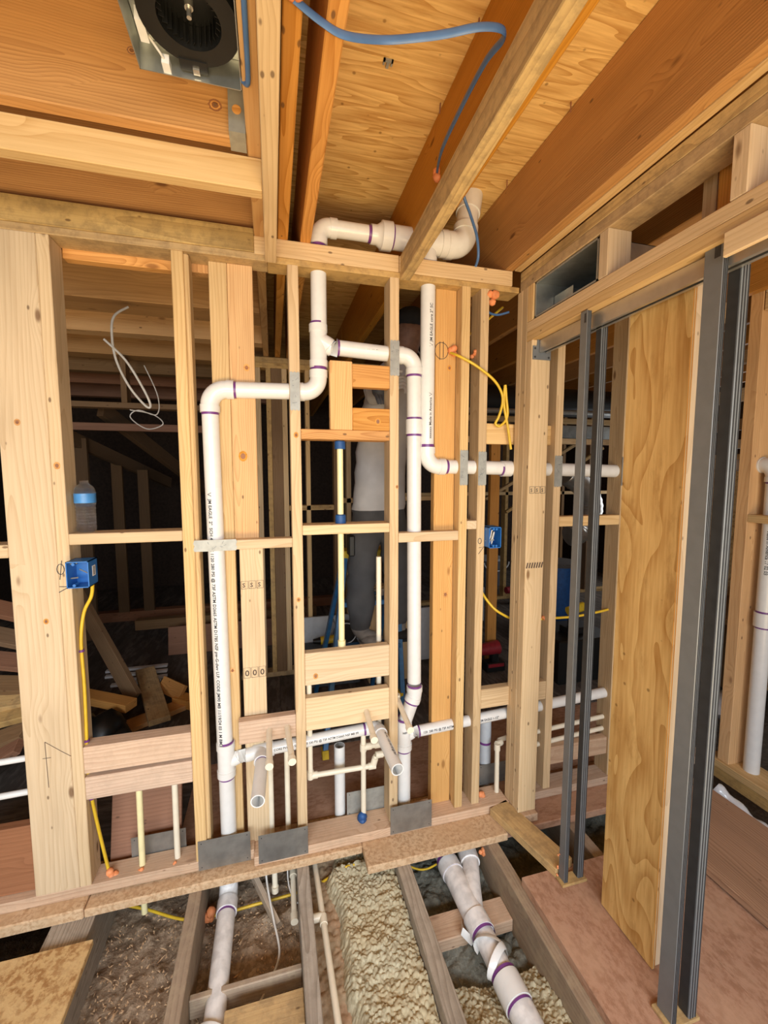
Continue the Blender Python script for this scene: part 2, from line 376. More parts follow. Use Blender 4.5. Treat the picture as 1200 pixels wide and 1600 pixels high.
def stroke(parent, pts, wd=0.003, mat='ink', name='pencil_mark', off=(0, -0.001, 0), plane='xz'):
    """flat pen stroke on a face"""
    P = [Vector(p) + Vector(off) for p in pts]; mb = MB(); L = []; R_ = []
    nrm = Vector((0, -1, 0)) if plane == 'xz' else Vector((-1, 0, 0))
    for i, p in enumerate(P):
        t = (P[min(i + 1, len(P) - 1)] - P[max(i - 1, 0)]).normalized(); s = nrm.cross(t) * wd / 2
        L.append(p + s); R_.append(p - s)
    n = len(P); mb.add(L + R_, [(i, i + 1, n + i + 1, n + i) for i in range(n - 1)])
    return mb.build(name, mat, parent)

# ================================================================== MAIN STUD WALL (front faces at y = 1.65, behind them 2x4 depth)
FY, BY = 1.65, 1.739
wall = structure('wall_back', 'open stud wall of bare lumber carrying the white drain pipes', 'wall', (0.1, FY, 0))
TOP = 2.318
# bottom plates
board(wall, 'bottom_plate', (-1.45, -0.105, FY, BY, 0.006, 0.045), 'pink')
board(wall, 'bottom_plate', (-0.105, 1.03, 1.622, BY, -0.002, 0.036), 'pink')
board(wall, 'bottom_plate', (1.119, 2.25, 1.64, 1.735, -0.002, 0.036), 'pink')
# top plates
board(wall, 'top_plate', (-1.45, 0.0, FY, BY, TOP, 2.343), 'stud_dirty')
board(wall, 'top_plate', (-1.45, -0.046, FY - 0.004, BY, 2.343, 2.424), 'weathered')
board(wall, 'top_plate', (0.0, 1.028, FY, BY, TOP - 0.003, 2.338), 'stud_dirty')
board(wall, 'top_plate', (-0.046, 0.495, FY - 0.002, BY, 2.338, 2.400), 'stud')
board(wall, 'top_plate', (0.497, 0.992, FY - 0.004, BY, 2.338, 2.398), 'stud')
board(wall, 'top_plate', (1.119, 2.25, FY, BY, TOP, 2.394), 'stud')
# studs
def stud(x0, x1, y0=FY, y1=BY, z0=0.045, z1=TOP, mat='stud', name='stud'): return board(wall, name, (x0, x1, y0, y1, z0, z1), mat)
wide = stud(-0.853, -0.7155, FY, FY + 0.038, 0.045, TOP, 'stud_pale')
s1 = stud(-0.715, -0.678, mat='stud_pale')
s2 = stud(-0.321, -0.282, mat='stud')
stud(-0.208, -0.146, 1.70, BY, mat='stud')
stud(-0.145, -0.056, 1.70, BY, 1.30, TOP, 'fir_light')
s3b = stud(-0.131, -0.043, 1.70, BY, 0.036, 1.2995, 'stud_pale')
s4 = stud(0.069, 0.108, mat='stud', z0=0.036)
s5 = stud(0.459, 0.497, mat='stud', z0=0.036)
s6a = stud(0.671, 0.764, 1.70, BY, mat='fir_light', z0=0.036)
s6b = stud(0.766, 0.804, mat='stud', z0=0.036)
s7 = stud(0.851, 0.889, mat='stud', z0=0.036)
s8 = stud(1.229, 1.267, mat='stud', z0=0.036)
s9 = stud(1.60, 1.638, mat='stud', z0=0.036)
stud(2.10, 2.138, mat='stud', z0=0.036)
# wane (bark edge) along the stud beside the left drain stack
board(wall, 'wane_edge', (-0.290, -0.267, FY + 0.010, BY - 0.004, 0.045, TOP), 'stud', 0.0065)
# blocking
def block(x0, x1, z0, z1, mat='stud', y0=FY, y1=BY): return board(wall, 'blocking', (x0, x1, y0, y1, z0, z1), mat)
blockL = block(-0.6775, -0.3215, 1.310, 1.348, 'stud_pale')
block(-0.2815, 0.0685, 1.270, 1.306, 'stud_pale', FY, 1.6985)
block(0.1085, 0.4585, 1.315, 1.353, 'stud_pale')
block(0.4975, 0.7655, 1.270, 1.310, 'stud_pale', FY, 1.6985)
block(0.8045, 0.8505, 1.315, 1.352, 'stud_pale')
block(-0.6775, -0.3215, 0.478, 0.578, 'pink', FY, FY + 0.06)
block(-0.6775, -0.3215, 0.378, 0.464, 'pink', FY, FY + 0.038)
block(-0.150, 0.0685, 0.497, 0.590, 'pink', FY, FY + 0.038)
block(0.1085, 0.4585, 0.704, 0.838, 'stud_pale', FY, FY + 0.038)
block(0.1085, 0.4585, 0.512, 0.650, 'stud_pale', FY, FY + 0.038)
block(0.1085, 0.4585, 1.686, 1.724, 'fir', FY, BY)
block(0.3085, 0.4585, 1.891, 1.978, 'fir', FY, FY + 0.038)
block(0.3085, 0.4585, 1.7245, 1.811, 'fir', FY, FY + 0.038)
board(wall, 'blocking', (0.221, 0.308, FY, FY + 0.038, 1.7245, 1.986), 'fir_light')
block(0.8895, 1.2285, 1.684, 1.772, 'stud', FY + 0.03, FY + 0.068)
block(0.8895, 1.2285, 0.490, 0.580, 'stud', FY + 0.002, FY + 0.04)
block(1.2675, 1.5995, 0.146, 0.234, 'pink', FY + 0.01, FY + 0.048)
block(1.2675, 1.5995, 1.312, 1.358, 'stud', FY, FY + 0.05)
block(-1.3, -0.8535, 1.274, 1.318, 'stud_pale')
block(-1.3, -0.854, 0.046, 0.298, 'red_brown', 1.68, 1.718)
# ledger seen behind the left bay, just under the plates
board(wall, 'ledger', (-0.6775, -0.3215, 1.7395, 1.777, 2.287, 2.40), 'fir')
board(wall, 'ledger', (-0.2815, -0.21, 1.7395, 1.777, 2.29, 2.40), 'fir')
for par, x, z, y, r in ((wall, -0.107, 1.62, 1.70, 0.016), (wall, -0.085, 1.95, 1.70, 0.011), (wall, 0.09, 1.70, FY, 0.009), (wall, 0.088, 1.06, FY, 0.008), (wall, 0.49, 1.50, FY, 0.006), (wall, 0.73, 1.02, 1.70, 0.012), (wall, -0.697, 1.58, FY, 0.010), (wall, -0.80, 1.72, FY, 0.009),
                         (wall, -0.76, 1.05, FY, 0.008), (wall, 0.735, 2.00, 1.70, 0.010), (wall, 0.41, 1.76, FY, 0.012), (wall, -0.17, 0.78, 1.70, 0.009), (wall, 0.15, 0.74, FY, 0.010)):
    for k, (q, m_) in enumerate(((1.0, 'fir'), (0.55, 'red_brown'))):
        n = 16; MB().add([(x + r * q * math.cos(2 * PI * i / n), y - 0.0003 * (k + 1), z + r * q * 1.25 * math.sin(2 * PI * i / n)) for i in range(n)], [list(range(n))]).build('knot', m_, par)
# inspection stamps and pencil marks on the lumber
def stamp_boxes(x0, z0, n, wd, hg, y, txt):
    for k in range(n):
        a = x0 + k * wd; q = 0.0012
        stroke(wall, [(a, y, z0), (a + wd * .86, y, z0), (a + wd * .86, y, z0 + hg), (a, y, z0 + hg), (a, y, z0)], 0.0016, 'ink_brown', 'grade_stamp', (0, -0.0008, 0))
        flat_text(wall, txt, hg * 0.8, (a + wd * .15, y - 0.0008, z0 + hg * .2), (1, 0, 0), (0, 0, 1), 'ink_brown', 'grade_stamp')
stamp_boxes(-0.128, 0.742, 3, 0.029, 0.042, 1.70, '0')
stamp_boxes(-0.128, 1.105, 3, 0.029, 0.030, 1.70, 'S')
for nm, pts in (('p', [(-0.707 + 0.011 * math.cos(a), FY, 1.228 + 0.018 * math.sin(a)) for a in [i * 0.5 for i in range(14)]]),
                ('l', [(-0.702, FY, 1.258), (-0.706, FY, 1.228), (-0.711, FY, 1.192)]),
                ('v', [(-0.714, FY, 1.168), (-0.69, FY, 1.166), (-0.680, FY, 1.168)]), ('w', [(-0.716, FY, 1.148), (-0.70, FY, 1.157), (-0.680, FY, 1.168)]),
                ('c', [(0.698 + 0.03 * math.cos(a), 1.70, 2.068 + 0.034 * math.sin(a)) for a in [i * 0.42 for i in range(17)]]),
                ('a', [(0.69, 1.70, 2.105), (0.69, 1.70, 2.03)]), ('b', [(0.706, 1.70, 2.107), (0.706, 1.70, 2.04)]),
                ('d', [(0.866 + 0.008 * math.cos(a), FY, 1.262 + 0.012 * math.sin(a)) for a in [i * 0.5 for i in range(14)]]),
                ('e', [(0.862, FY, 1.232), (0.886, FY, 1.236), (0.861, FY, 1.205)]),
                ('f', [(-0.80, FY, 0.56), (-0.775, FY, 0.56)]), ('g', [(-0.79, FY, 0.62), (-0.745, FY, 0.58), (-0.715, FY, 0.555)]), ('h', [(-0.79, FY, 0.62), (-0.788, FY, 0.45)])):
    stroke(wall, pts, 0.0024 if nm not in 'fgh' else 0.0018, 'ink' if nm not in 'fgh' else 'ink_brown')

# ================================================================== POCKET-DOOR WALL on the right (face x = 1.03)
RX, RB = 1.03, 1.119
wr = structure('wall_right', 'framed wall with a doubled header over the pocket-door opening', 'wall', (RX, 0.9, 0))
board(wr, 'king_stud', (RX, RB, 1.6275, 1.664, 0.036, TOP), 'stud')
board(wr, 'king_stud', (RX, RB, 1.5905, 1.627, 0.036, TOP), 'stud')
jack = board(wr, 'jack_stud', (RX + 0.001, RB, 1.552, 1.590, 0.036, 2.097), 'stud_pale')
board(wr, 'cripple_stud', (RX, RB, 1.552, 1.590, 2.175, TOP), 'stud')
board(wr, 'cripple_stud', (RX, RB, 1.160, 1.198, 2.175, TOP), 'stud_pale')
board(wr, 'cripple_stud', (RX, RB, 0.754, 0.792, 2.175, TOP), 'stud_pale')
board(wr, 'cripple_stud', (RX + 0.12, RB + 0.12, 0.92, 0.958, 2.12, 2.39), 'stud')
board(wr, 'blocking', (RX + 0.10, RB + 0.16, 0.70, 0.90, 2.13, 2.39), 'fir')
board(wr, 'header', (RX, RB, -0.6, 1.590, 2.136, 2.174), 'stud')
board(wr, 'header', (RX, RB, -0.6, 1.590, 2.097, 2.1355), 'stud')
board(wr, 'header', (RX - 0.012, RX - 0.0005, -0.6, 0.79, 2.050, 2.105), 'stud_pale')
board(wr, 'top_plate', (RX, RB, -0.6, 1.648, TOP, 2.356), 'stud_dirty')
board(wr, 'top_plate', (RX, RB, -0.6, 1.648, 2.3565, 2.395), 'weathered')
board(wr, 'nailer', (0.9985, 1.0295, -0.6, 1.645, 2.397, 2.435), 'stud')
board(wr, 'sole_block', (RX, RB, 1.53, 1.664, 0.0, 0.0355), 'pink')
for k in range(3):
    a = RX + 0.014 + k * 0.026
    flat_text(wr, 'S', 0.020, (a, 1.5515, 1.478), (1, 0, 0), (0, 0, 1), 'ink', 'grade_stamp')
    stroke(wr, [(a - .004, 1.552, 1.472), (a + .018, 1.552, 1.472), (a + .018, 1.552, 1.50), (a - .004, 1.552, 1.50), (a - .004, 1.552, 1.472)], 0.0018, 'ink', 'grade_stamp')
for k in range(7): stroke(wr, [(RX + .006 + k * .012, 1.552, 1.152), (RX + .012 + k * .012, 1.552, 1.176)], 0.006, 'ink_brown', 'grade_stamp')
# plywood on the far side of the pocket, with its stud
board(wr, 'plywood_panel', (1.1145, 1.1268, 0.935, 1.146, 0.004, 2.135), 'ply_panel', 0.0008)
for k in range(3): board(wr, 'plywood_ply', (1.1147 + k * 0.004, 1.1166 + k * 0.004, 0.9342, 0.9352, 0.006, 2.12), ('fir', 'stud_pale', 'fir')[k], 0)
board(wr, 'stud', (1.1275, 1.1655, 0.940, 1.03, 0.004, 2.135), 'stud_pale')
board(wr, 'stud', (1.1275, 1.1655, 1.05, 1.132, 0.004, 2.135), 'fir')

# ================================================================== WALL FURTHER RIGHT (x = 2.25) and walls beyond
wo = structure('wall_far_right', 'stud wall beyond the pocket door holding a white drain stack', 'wall', (2.3, 1.2, 0))
board(wo, 'bottom_plate', (2.235, 2.40, -0.2, 1.64, 0.012, 0.05), 'stud')
board(wo, 'rim_board', (2.24, 2.39, -0.2, 1.64, -0.05, 0.0115), 'stud_dirty')
board(wo, 'stud', (2.25, 2.39, 1.535, 1.592, 0.05, 2.45), 'fir_light')
board(wo, 'stud', (2.25, 2.39, 1.06, 1.10, 0.05, 2.318), 'fir_light')
board(wo, 'top_plate', (2.25, 2.39, -0.2, 1.53, 2.40, 2.47), 'stud_pale')
board(wo, 'top_plate', (2.25, 2.39, -0.2, 1.53, 2.318, 2.3995), 'stud')
board(wo, 'blocking', (2.25, 2.39, 1.10, 1.535, 1.318, 1.356), 'stud')
for i, (z0, z1, m_) in enumerate(((2.17, 2.24, 'stud'), (2.02, 2.10, 'stud_pale'), (1.87, 1.95, 'dim_wood'), (1.76, 1.83, 'stud_pale'))):
    board(wo, 'ledger', (2.55 + i * .35, 2.60 + i * .35, 0.2, 2.6, z0, z1), m_)
board(wo, 'osb_panel', (3.3, 3.32, 0.3, 3.3, 0.05, 1.70), 'osb')
board(wo, 'stud', (3.22, 3.29, 1.75, 1.79, 0.05, 2.3), 'dim_wood')
board(wo, 'stud', (3.22, 3.29, 1.30, 1.34, 0.05, 2.3), 'dim_wood')

wf = structure('wall_far', 'second row of dim studs standing across the room behind', 'wall', (0.2, 3.23, 0))
board(wf, 'top_plate', (-0.26, 0.95, 3.23, 3.32, 2.318, 2.355), 'stud_dirty')
board(wf, 'top_plate', (-0.26, 0.95, 3.23, 3.32, 2.3555, 2.394), 'stud_dirty')
board(wf, 'bottom_plate', (-0.26, 1.2, 3.23, 3.32, 0.0, 0.036), 'stud_dirty')
for a, b_ in ((-0.245, -0.207), (-0.11, -0.07), (-0.032, 0.002), (0.003, 0.078), (0.079, 0.116), (0.246, 0.278), (0.455, 0.497), (0.552, 0.588), (0.90, 0.938)):
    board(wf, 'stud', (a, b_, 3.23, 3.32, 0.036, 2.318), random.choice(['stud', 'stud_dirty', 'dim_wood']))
board(wf, 'blocking', (0.117, 0.454, 3.23, 3.32, 1.280, 1.318), 'stud_dirty')
board(wf, 'blocking', (0.498, 0.90, 3.23, 3.32, 1.330, 1.368), 'stud_dirty')
# opening with a header at the left, and the darkness beyond it
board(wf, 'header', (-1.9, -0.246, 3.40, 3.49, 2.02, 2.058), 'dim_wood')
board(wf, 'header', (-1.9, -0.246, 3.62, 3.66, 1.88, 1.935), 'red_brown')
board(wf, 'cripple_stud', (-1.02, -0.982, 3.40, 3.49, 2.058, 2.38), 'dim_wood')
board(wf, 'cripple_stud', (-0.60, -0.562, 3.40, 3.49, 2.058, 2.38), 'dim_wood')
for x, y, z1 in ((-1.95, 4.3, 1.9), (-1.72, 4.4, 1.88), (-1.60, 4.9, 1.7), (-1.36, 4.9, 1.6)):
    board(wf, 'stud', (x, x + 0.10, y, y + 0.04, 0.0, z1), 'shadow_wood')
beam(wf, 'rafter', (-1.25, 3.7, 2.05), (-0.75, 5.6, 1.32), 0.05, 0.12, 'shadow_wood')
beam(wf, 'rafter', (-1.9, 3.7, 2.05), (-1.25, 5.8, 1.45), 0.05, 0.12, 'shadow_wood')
board(wf, 'base_plank', (-1.9, 0.8, 4.9, 5.0, 0.0, 0.10), 'red_brown')
# far framing on the right, seen between the studs
for i, x in enumerate((1.15, 1.55, 1.95, 2.35, 2.75, 3.15, 3.55, 3.95)):
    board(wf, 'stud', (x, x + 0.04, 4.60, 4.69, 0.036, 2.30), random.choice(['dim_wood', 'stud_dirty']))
board(wf, 'top_plate', (1.0, 4.6, 4.60, 4.69, 2.30, 2.38), 'stud_dirty')
board(wf, 'bottom_plate', (1.0, 4.6, 4.60, 4.69, 0.0, 0.036), 'stud_dirty')
board(wf, 'blocking', (1.0, 4.6, 4.60, 4.64, 1.30, 1.34), 'stud')
board(wf, 'header', (1.2, 3.4, 3.00, 3.05, 1.80, 1.845), 'stud')
board(wf, 'header', (1.3, 4.4, 3.60, 3.65, 2.05, 2.10), 'stud')
beam(wf, 'brace', (2.1, 3.9, 1.30), (3.3, 3.9, 1.95), 0.04, 0.03, 'stud_dirty')
beam(wf, 'brace', (2.4, 4.0, 1.15), (3.6, 4.0, 1.85), 0.04, 0.03, 'stud_dirty')
board(wf, 'stud', (1.66, 1.74, 3.0, 3.04, 0.0, 1.80), 'fir')
board(wf, 'blocking', (1.39, 1.64, 2.20, 2.24, 2.12, 2.38), 'fir')
board(wf, 'stud', (1.10, 1.15, 2.55, 2.63, 0.0, 2.39), 'fir')
board(wf, 'blocking', (0.9, 1.3, 3.23, 3.3, 1.34, 1.375), 'stud')
# outer sheathing that closes the rooms
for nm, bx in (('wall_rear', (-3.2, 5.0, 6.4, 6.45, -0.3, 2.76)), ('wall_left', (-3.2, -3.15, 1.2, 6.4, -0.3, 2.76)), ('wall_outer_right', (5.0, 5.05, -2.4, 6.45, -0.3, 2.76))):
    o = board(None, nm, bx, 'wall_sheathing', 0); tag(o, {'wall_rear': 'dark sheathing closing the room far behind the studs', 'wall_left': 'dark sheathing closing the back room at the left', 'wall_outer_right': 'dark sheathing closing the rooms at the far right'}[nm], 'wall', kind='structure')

# ================================================================== CEILING
ce = structure('ceiling', 'orange plywood deck on deep fir joists overhead', 'ceiling', (0.4, 1.0, 2.73))
CZ = 2.732
ysp = [-2.4, -1.2, 0.05, 1.266, 2.45, 3.67, 4.89, 6.4]
for i in range(len(ysp) - 1):
    o = board(ce, 'plywood_panel', (-3.2, 5.0, ysp[i] + 0.001, ysp[i + 1] - 0.001, CZ, CZ + 0.02), 'ply_ceiling', 0.0006)
def joist(x0, x1, y0=-2.2, y1=3.4, z0=2.40, z1=CZ - 0.0005, mat='fir_joist'): return board(ce, 'joist', (x0, x1, y0, y1, z0, z1), mat, 0.003)
joist(0.960, 0.998); joist(0.553, 0.591)
joist(0.117, 0.155, mat='fir'); joist(0.036, 0.073, mat='fir'); joist(-0.045, -0.008, z0=2.40, mat='fir_light')
for x in (1.37, 1.78, 2.19, 2.6, 3.0, 3.4, 3.8, 4.2): joist(x, x + 0.038, -0.5, 6.3)
for x in (0.553, 0.96): joist(x, x + 0.038, 3.41, 6.3)
# joists crossing towards the left
for y0, y1, z0, z1, mt in ((1.206, 1.244, 2.40, CZ, 'fir_joist'), (1.69, 1.728, 2.4245, CZ, 'fir_joist'), (1.90, 1.938, 2.40, CZ, 'red_brown'), (2.40, 2.60, 2.40, 2.64, 'mid_wood'),
                       (2.94, 3.04, 2.402, 2.64, 'fir_light'), (3.46, 3.60, 2.40, 2.64, 'mid_wood'), (3.80, 3.90, 2.35, 2.6, 'dim_wood'), (4.3, 4.4, 2.35, 2.6, 'red_brown'), (5.0, 5.1, 2.35, 2.6, 'red_brown')):
    board(ce, 'cross_joist', (-3.1, -0.0455, y0, y1, z0, z1 - 0.0005), mt, 0.003)
board(ce, 'cross_joist', (-3.1, -0.0455, 0.80, 0.838, 2.40, CZ - 0.0005), 'fir_joist', 0.003)
# lowered furring
board(ce, 'furring_strip', (-0.009, 0.0305, -0.6, FY - 0.004, 2.312, 2.3995), 'stud')
board(ce, 'furring_strip', (-1.4, -0.0095, 1.256, 1.294, 2.315, 2.397), 'stud')
beam(ce, 'furring_strip', (0.519, FY - 0.005, 2.352), (0.462, -0.2, 2.352), 0.04, 0.089, 'weathered')
# big knots showing on the orange cross joist
def knot(par, x, z, y, r):
    for k, (q, m_) in enumerate(((1.0, 'red_brown'), (0.72, 'fir'), (0.5, 'red_brown'), (0.2, 'dim_wood'))):
        n = 18; vs = [(x + r * q * math.cos(2 * PI * i / n) * (1 + 0.12 * math.sin(3 * i + k)), y - 0.0003 * (k + 1), z + r * q * 0.9 * math.sin(2 * PI * i / n)) for i in range(n)]
        MB().add(vs, [list(range(n))]).build('knot', m_, par)
for x, z, r in ((-0.118, 2.468, 0.016), (-0.60, 2.50, 0.030), (-0.47, 2.66, 0.026), (-0.30, 2.55, 0.010)): knot(ce, x, z, 1.206, r)
# nail lines and a plywood clip
for x, y in ((0.545, 1.36), (0.546, 1.10), (0.945, 1.25), (0.548, 0.86), (0.94, 1.62)):
    mb = MB(); mb.tube([(x, y, CZ - 0.001), (x - 0.004, y - 0.004, CZ - 0.035)], 0.0022, 6); mb.build('nail_point', 'red_brown', ce)
clip = MB(); clip.box(0.333, 0.361, 1.222, 1.230, CZ - 0.006, CZ - 0.001); clip.box(0.333, 0.338, 1.222, 1.240, CZ - 0.006, CZ - 0.001); clip.box(0.356, 0.361, 1.222, 1.240, CZ - 0.006, CZ - 0.001); clip.box(0.343, 0.351, 1.228, 1.246, CZ - 0.008, CZ - 0.001)
clip.v = [q + Vector((0, 0.040, 0)) for q in clip.v]; clip.build('panel_clip', 'zinc', ce)

# ================================================================== FLOOR
fl = structure('floor', 'half-stripped floor with open joists and dusty subfloor', 'floor', (0.3, 1.2, 0))
JT = -0.036
def fj(x0, x1, y0=-1.0, y1=2.2, zb=-0.23, mat='old_joist', dx=0.0): return beam(fl, 'floor_joist', ((x0 + x1) / 2, y1, (JT + zb) / 2), ((x0 + x1) / 2 + dx, y0, (JT + zb) / 2), x1 - x0, JT - zb, mat)
fj(-0.343, -0.297); fj(0.060, 0.107, mat='old_grey'); fj(0.452, 0.508, mat='old_grey', dx=0.008); fj(0.858, 0.908, mat='old_joist'); fj(-0.79, -0.655, mat='old_grey')
fj(1.26, 1.31, mat='old_joist'); fj(1.66, 1.71); fj(2.06, 2.10)
# subfloor: strip under the plates, sheets at the right, dark planks behind
board(fl, 'subfloor_strip', (-1.5, -0.69, 1.60, 1.80, JT, 0.0055), 'sawdust_board', 0.004)
board(fl, 'subfloor_strip', (-0.689, 0.33, 1.603, 1.80, JT, -0.003), 'sawdust_board', 0.004)
board(fl, 'subfloor_strip', (0.331, 0.955, 1.505, 1.80, JT, -0.003), 'sawdust_board', 0.003)
board(fl, 'subfloor_strip', (0.956, 1.70, 1.515, 1.80, JT, -0.003), 'subfloor', 0.003)
board(fl, 'subfloor_sheet', (0.896, 1.345, -1.2, 1.312, JT, 0.0), 'subfloor', 0.002)
board(fl, 'subfloor_sheet', (1.3455, 2.06, -1.2, 1.312, JT, -0.001), 'subfloor', 0.002)
beam(fl, 'loose_plank', (1.80, 1.48, 0.022), (1.84, 0.2, 0.022), 0.44, 0.030, 'old_plank')
board(fl, 'osb_sheet', (-1.6, -0.622, -0.8, 1.50, JT, -0.014), 'osb', 0.002)
beam(fl, 'loose_plate', (0.972, 1.625, 0.018), (1.068, 1.288, 0.018), 0.10, 0.036, 'stud_dirty')
board(fl, 'joist_block', (0.509, 0.857, 1.30, 1.395, -0.205, -0.155), 'pink', 0.003)
board(fl, 'joist_block', (-0.18, 0.059, 1.15, 1.245, -0.14, -0.095), 'stud_dirty', 0.003)
board(fl, 'joist_block', (-0.296, 0.059, 1.315, 1.335, -0.19, -0.12), 'old_joist', 0.003)
beam(fl, 'loose_stake', (-0.12, 1.72, -0.12), (-0.02, 1.55, -0.2), 0.02, 0.035, 'old_joist')
for i in range(16):
    x0 = -3.1 + i * 0.52
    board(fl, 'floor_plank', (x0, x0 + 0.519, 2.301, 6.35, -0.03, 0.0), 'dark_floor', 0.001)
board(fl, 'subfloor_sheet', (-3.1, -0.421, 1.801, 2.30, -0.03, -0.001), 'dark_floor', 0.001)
board(fl, 'subfloor_sheet', (-0.42, 2.3, 1.801, 2.30, -0.03, -0.001), 'subfloor', 0.001)
beam(fl, 'leaning_panel', (-0.66, 1.83, 0.20), (-0.40, 1.83, 0.20), 0.02, 0.40, 'red_brown', (0, 0.25, 1))
# bare ground in the crawl space
def ground(name, x0, x1, y0, y1, z, amp, nx, ny, mat, parent, fq=14.0):
    mb = MB(); vs = []; fs = []
    for j in range(ny + 1):
        for i in range(nx + 1):
            x = x0 + (x1 - x0) * i / nx; y = y0 + (y1 - y0) * j / ny
            zz = z + amp * mnoise.fractal(Vector((x * fq, y * fq, z * 9)), 1.0, 2.0, 4)
            vs.append((x, y, zz))
    for j in range(ny):
        for i in range(nx): a = j * (nx + 1) + i; fs.append((a, a + 1, a + nx + 2, a + nx + 1))
    mb.add(vs, fs); return mb.build(name, mat, parent, True)
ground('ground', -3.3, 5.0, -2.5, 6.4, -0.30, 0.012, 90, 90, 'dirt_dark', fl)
ground('ground_fill', -0.70, -0.335, 0.6, 1.85, -0.245, 0.02, 40, 90, 'dirt', fl)
ground('ground_fill', -0.305, 0.07, 0.6, 1.85, -0.235, 0.022, 40, 90, 'dirt', fl)
# splinters and gravel scattered on the dirt
mb = MB()
for i in range(1500):
    x = random.uniform(-0.68, 0.05); y = random.uniform(0.75, 1.75); z = -0.232 + random.uniform(-0.008, 0.012)
    if -0.35 < x < -0.29: continue
    l = random.uniform(0.002, 0.008) * (3.0 if random.random() < 0.05 else 1); a = random.uniform(0, PI); q = random.uniform(0.0012, 0.004)
    c_, s_ = math.cos(a), math.sin(a); t = random.uniform(-0.4, 0.4)
    mb.add([(x - c_ * l - s_ * q, y - s_ * l + c_ * q, z - t * l), (x + c_ * l, y + s_ * l, z + t * l), (x - c_ * l * .6 + s_ * q, y - s_ * l - c_ * q, z), (x, y, z + 0.004)], [(0, 1, 3), (1, 2, 3), (2, 0, 3), (0, 2, 1)])
o = mb.build('wood_splinters', 'sawdust_board', None); tag(o, 'pale splinters and chips scattered over the crawl-space dirt', 'debris', kind='stuff')

# loose-fill insulation
def crumbs(name, label, x0, x1, y0, y1, zf, mat, cell=0.016, amp=0.011, step=0.0042, parent=None):
    nx = int((x1 - x0) / step); ny = int((y1 - y0) / step); mb = MB(); vs = []; fs = []
    for j in range(ny + 1):
        for i in range(nx + 1):
            x = x0 + (x1 - x0) * i / nx; y = y0 + (y1 - y0) * j / ny; p = Vector((x / cell, y / cell, 0.3))
            d = mnoise.voronoi(p + 0.35 * mnoise.noise_vector(p * 0.7))[0]
            z = zf(x, y) + amp * (1.0 - 1.5 * d[0] * d[0]) + amp * 0.8 * mnoise.noise(p * 0.45)
            vs.append((x, y, z))
    for j in range(ny):
        for i in range(nx): a = j * (nx + 1) + i; fs.append((a, a + 1, a + nx + 2, a + nx + 1))
    mb.add(vs, fs); o = mb.build(name, mat, parent, True)
    if label: tag(o, label, 'insulation', kind='stuff')
    return o
def zin(x, y):
    e = 0.205 + 0.05 * mnoise.noise(Vector((y * 6, 1, 0)))
    k = max(0.0, min(1.0, (e + 0.03 - x) / 0.06)); k = k * k * (3 - 2 * k)
    return -0.088 - 0.075 * k + 0.014 * mnoise.noise(Vector((x * 9, y * 9, 0))) - (0.03 if y > 1.62 else 0)
crumbs('loose_insulation', 'pale crumbly insulation heaped between the two grey floor joists', 0.110, 0.452, 0.72, 1.72, zin, 'insulation', 0.0115, 0.010, 0.0033)
crumbs('insulation_bed', None, 0.108, 0.26, 0.6, 1.80, lambda x, y: -0.138 + 0.012 * mnoise.noise(Vector((x * 7, y * 7, 5))), 'insulation_base', 0.02, 0.009, 0.006, fl)
def zin2(x, y): return -0.135 + 0.02 * mnoise.noise(Vector((x * 9, y * 9, 3))) + 0.05 * max(0, 0.98 - y) - 0.35 * max(0, y - 1.02) - 0.25 * max(0, 0.13 - abs(x - 0.72)) * (1 if y > 0.95 else 0.5)
crumbs('loose_insulation', 'pale crumbly insulation around the lower end of the white sewer pipe', 0.512, 0.857, 0.66, 1.16, zin2, 'insulation', 0.0115, 0.010, 0.0033)
crumbs('ground_fill', None, 0.508, 0.86, 1.0, 1.85, lambda x, y: -0.225 + 0.03 * mnoise.noise(Vector((x * 8, y * 8, 7))), 'foam_grey', 0.03, 0.016, 0.007, fl)
ground('ground_fill', 0.90, 2.3, 1.25, 1.85, -0.20, 0.035, 90, 40, 'foam_grey', fl)

# ================================================================== DRAIN / VENT PIPEWORK (white PVC, one glued network)
R2, R15, R3 = 0.0302, 0.0242, 0.0445
PY = 1.693
dw = thing('drain_pipework', 'white plastic drain and vent pipes with purple primer rings in the stud wall', 'pipe', (-0.2, PY, 0))
V = Vector
def pipe(par, a, b_, r, name='pipe', mat='pvc'):
    return MB().tube([a, b_], r, 28).build(name, mat, par, True)
def ring(par, p, d, r, wd=0.009):
    d = V(d).normalized() * wd / 2; return MB().tube([V(p) - d, V(p) + d], r + 0.0007, 28, (False, False)).build('primer_ring', 'primer', par, True)
def elbow(par, a, c, b_, r, R=None, hub=0.026, mat='pvc', rings=(1, 1), name='elbow', rw=0.009):
    """fitting that turns the line a-c-b; returns the hub ends"""
    R = R or r * 1.75; P = arc3(a, c, b_, R, 10); d1 = (V(a) - V(c)).normalized(); d2 = (V(b_) - V(c)).normalized()
    e1 = P[0] + d1 * hub; e2 = P[-1] + d2 * hub; hr = r * 1.17; br = r * 1.09
    o = MB().tube([e1, P[0], P[0]] + P[1:-1] + [P[-1], P[-1], e2], [hr, hr, br] + [br] * len(P[1:-1]) + [br, hr, hr], 28).build(name, mat, par, True)
    if rings[0]: ring(o, e1 + d1 * 0.004, d1, r, rw)
    if rings[1]: ring(o, e2 + d2 * 0.004, d2, r, rw)
    return o, e1, e2
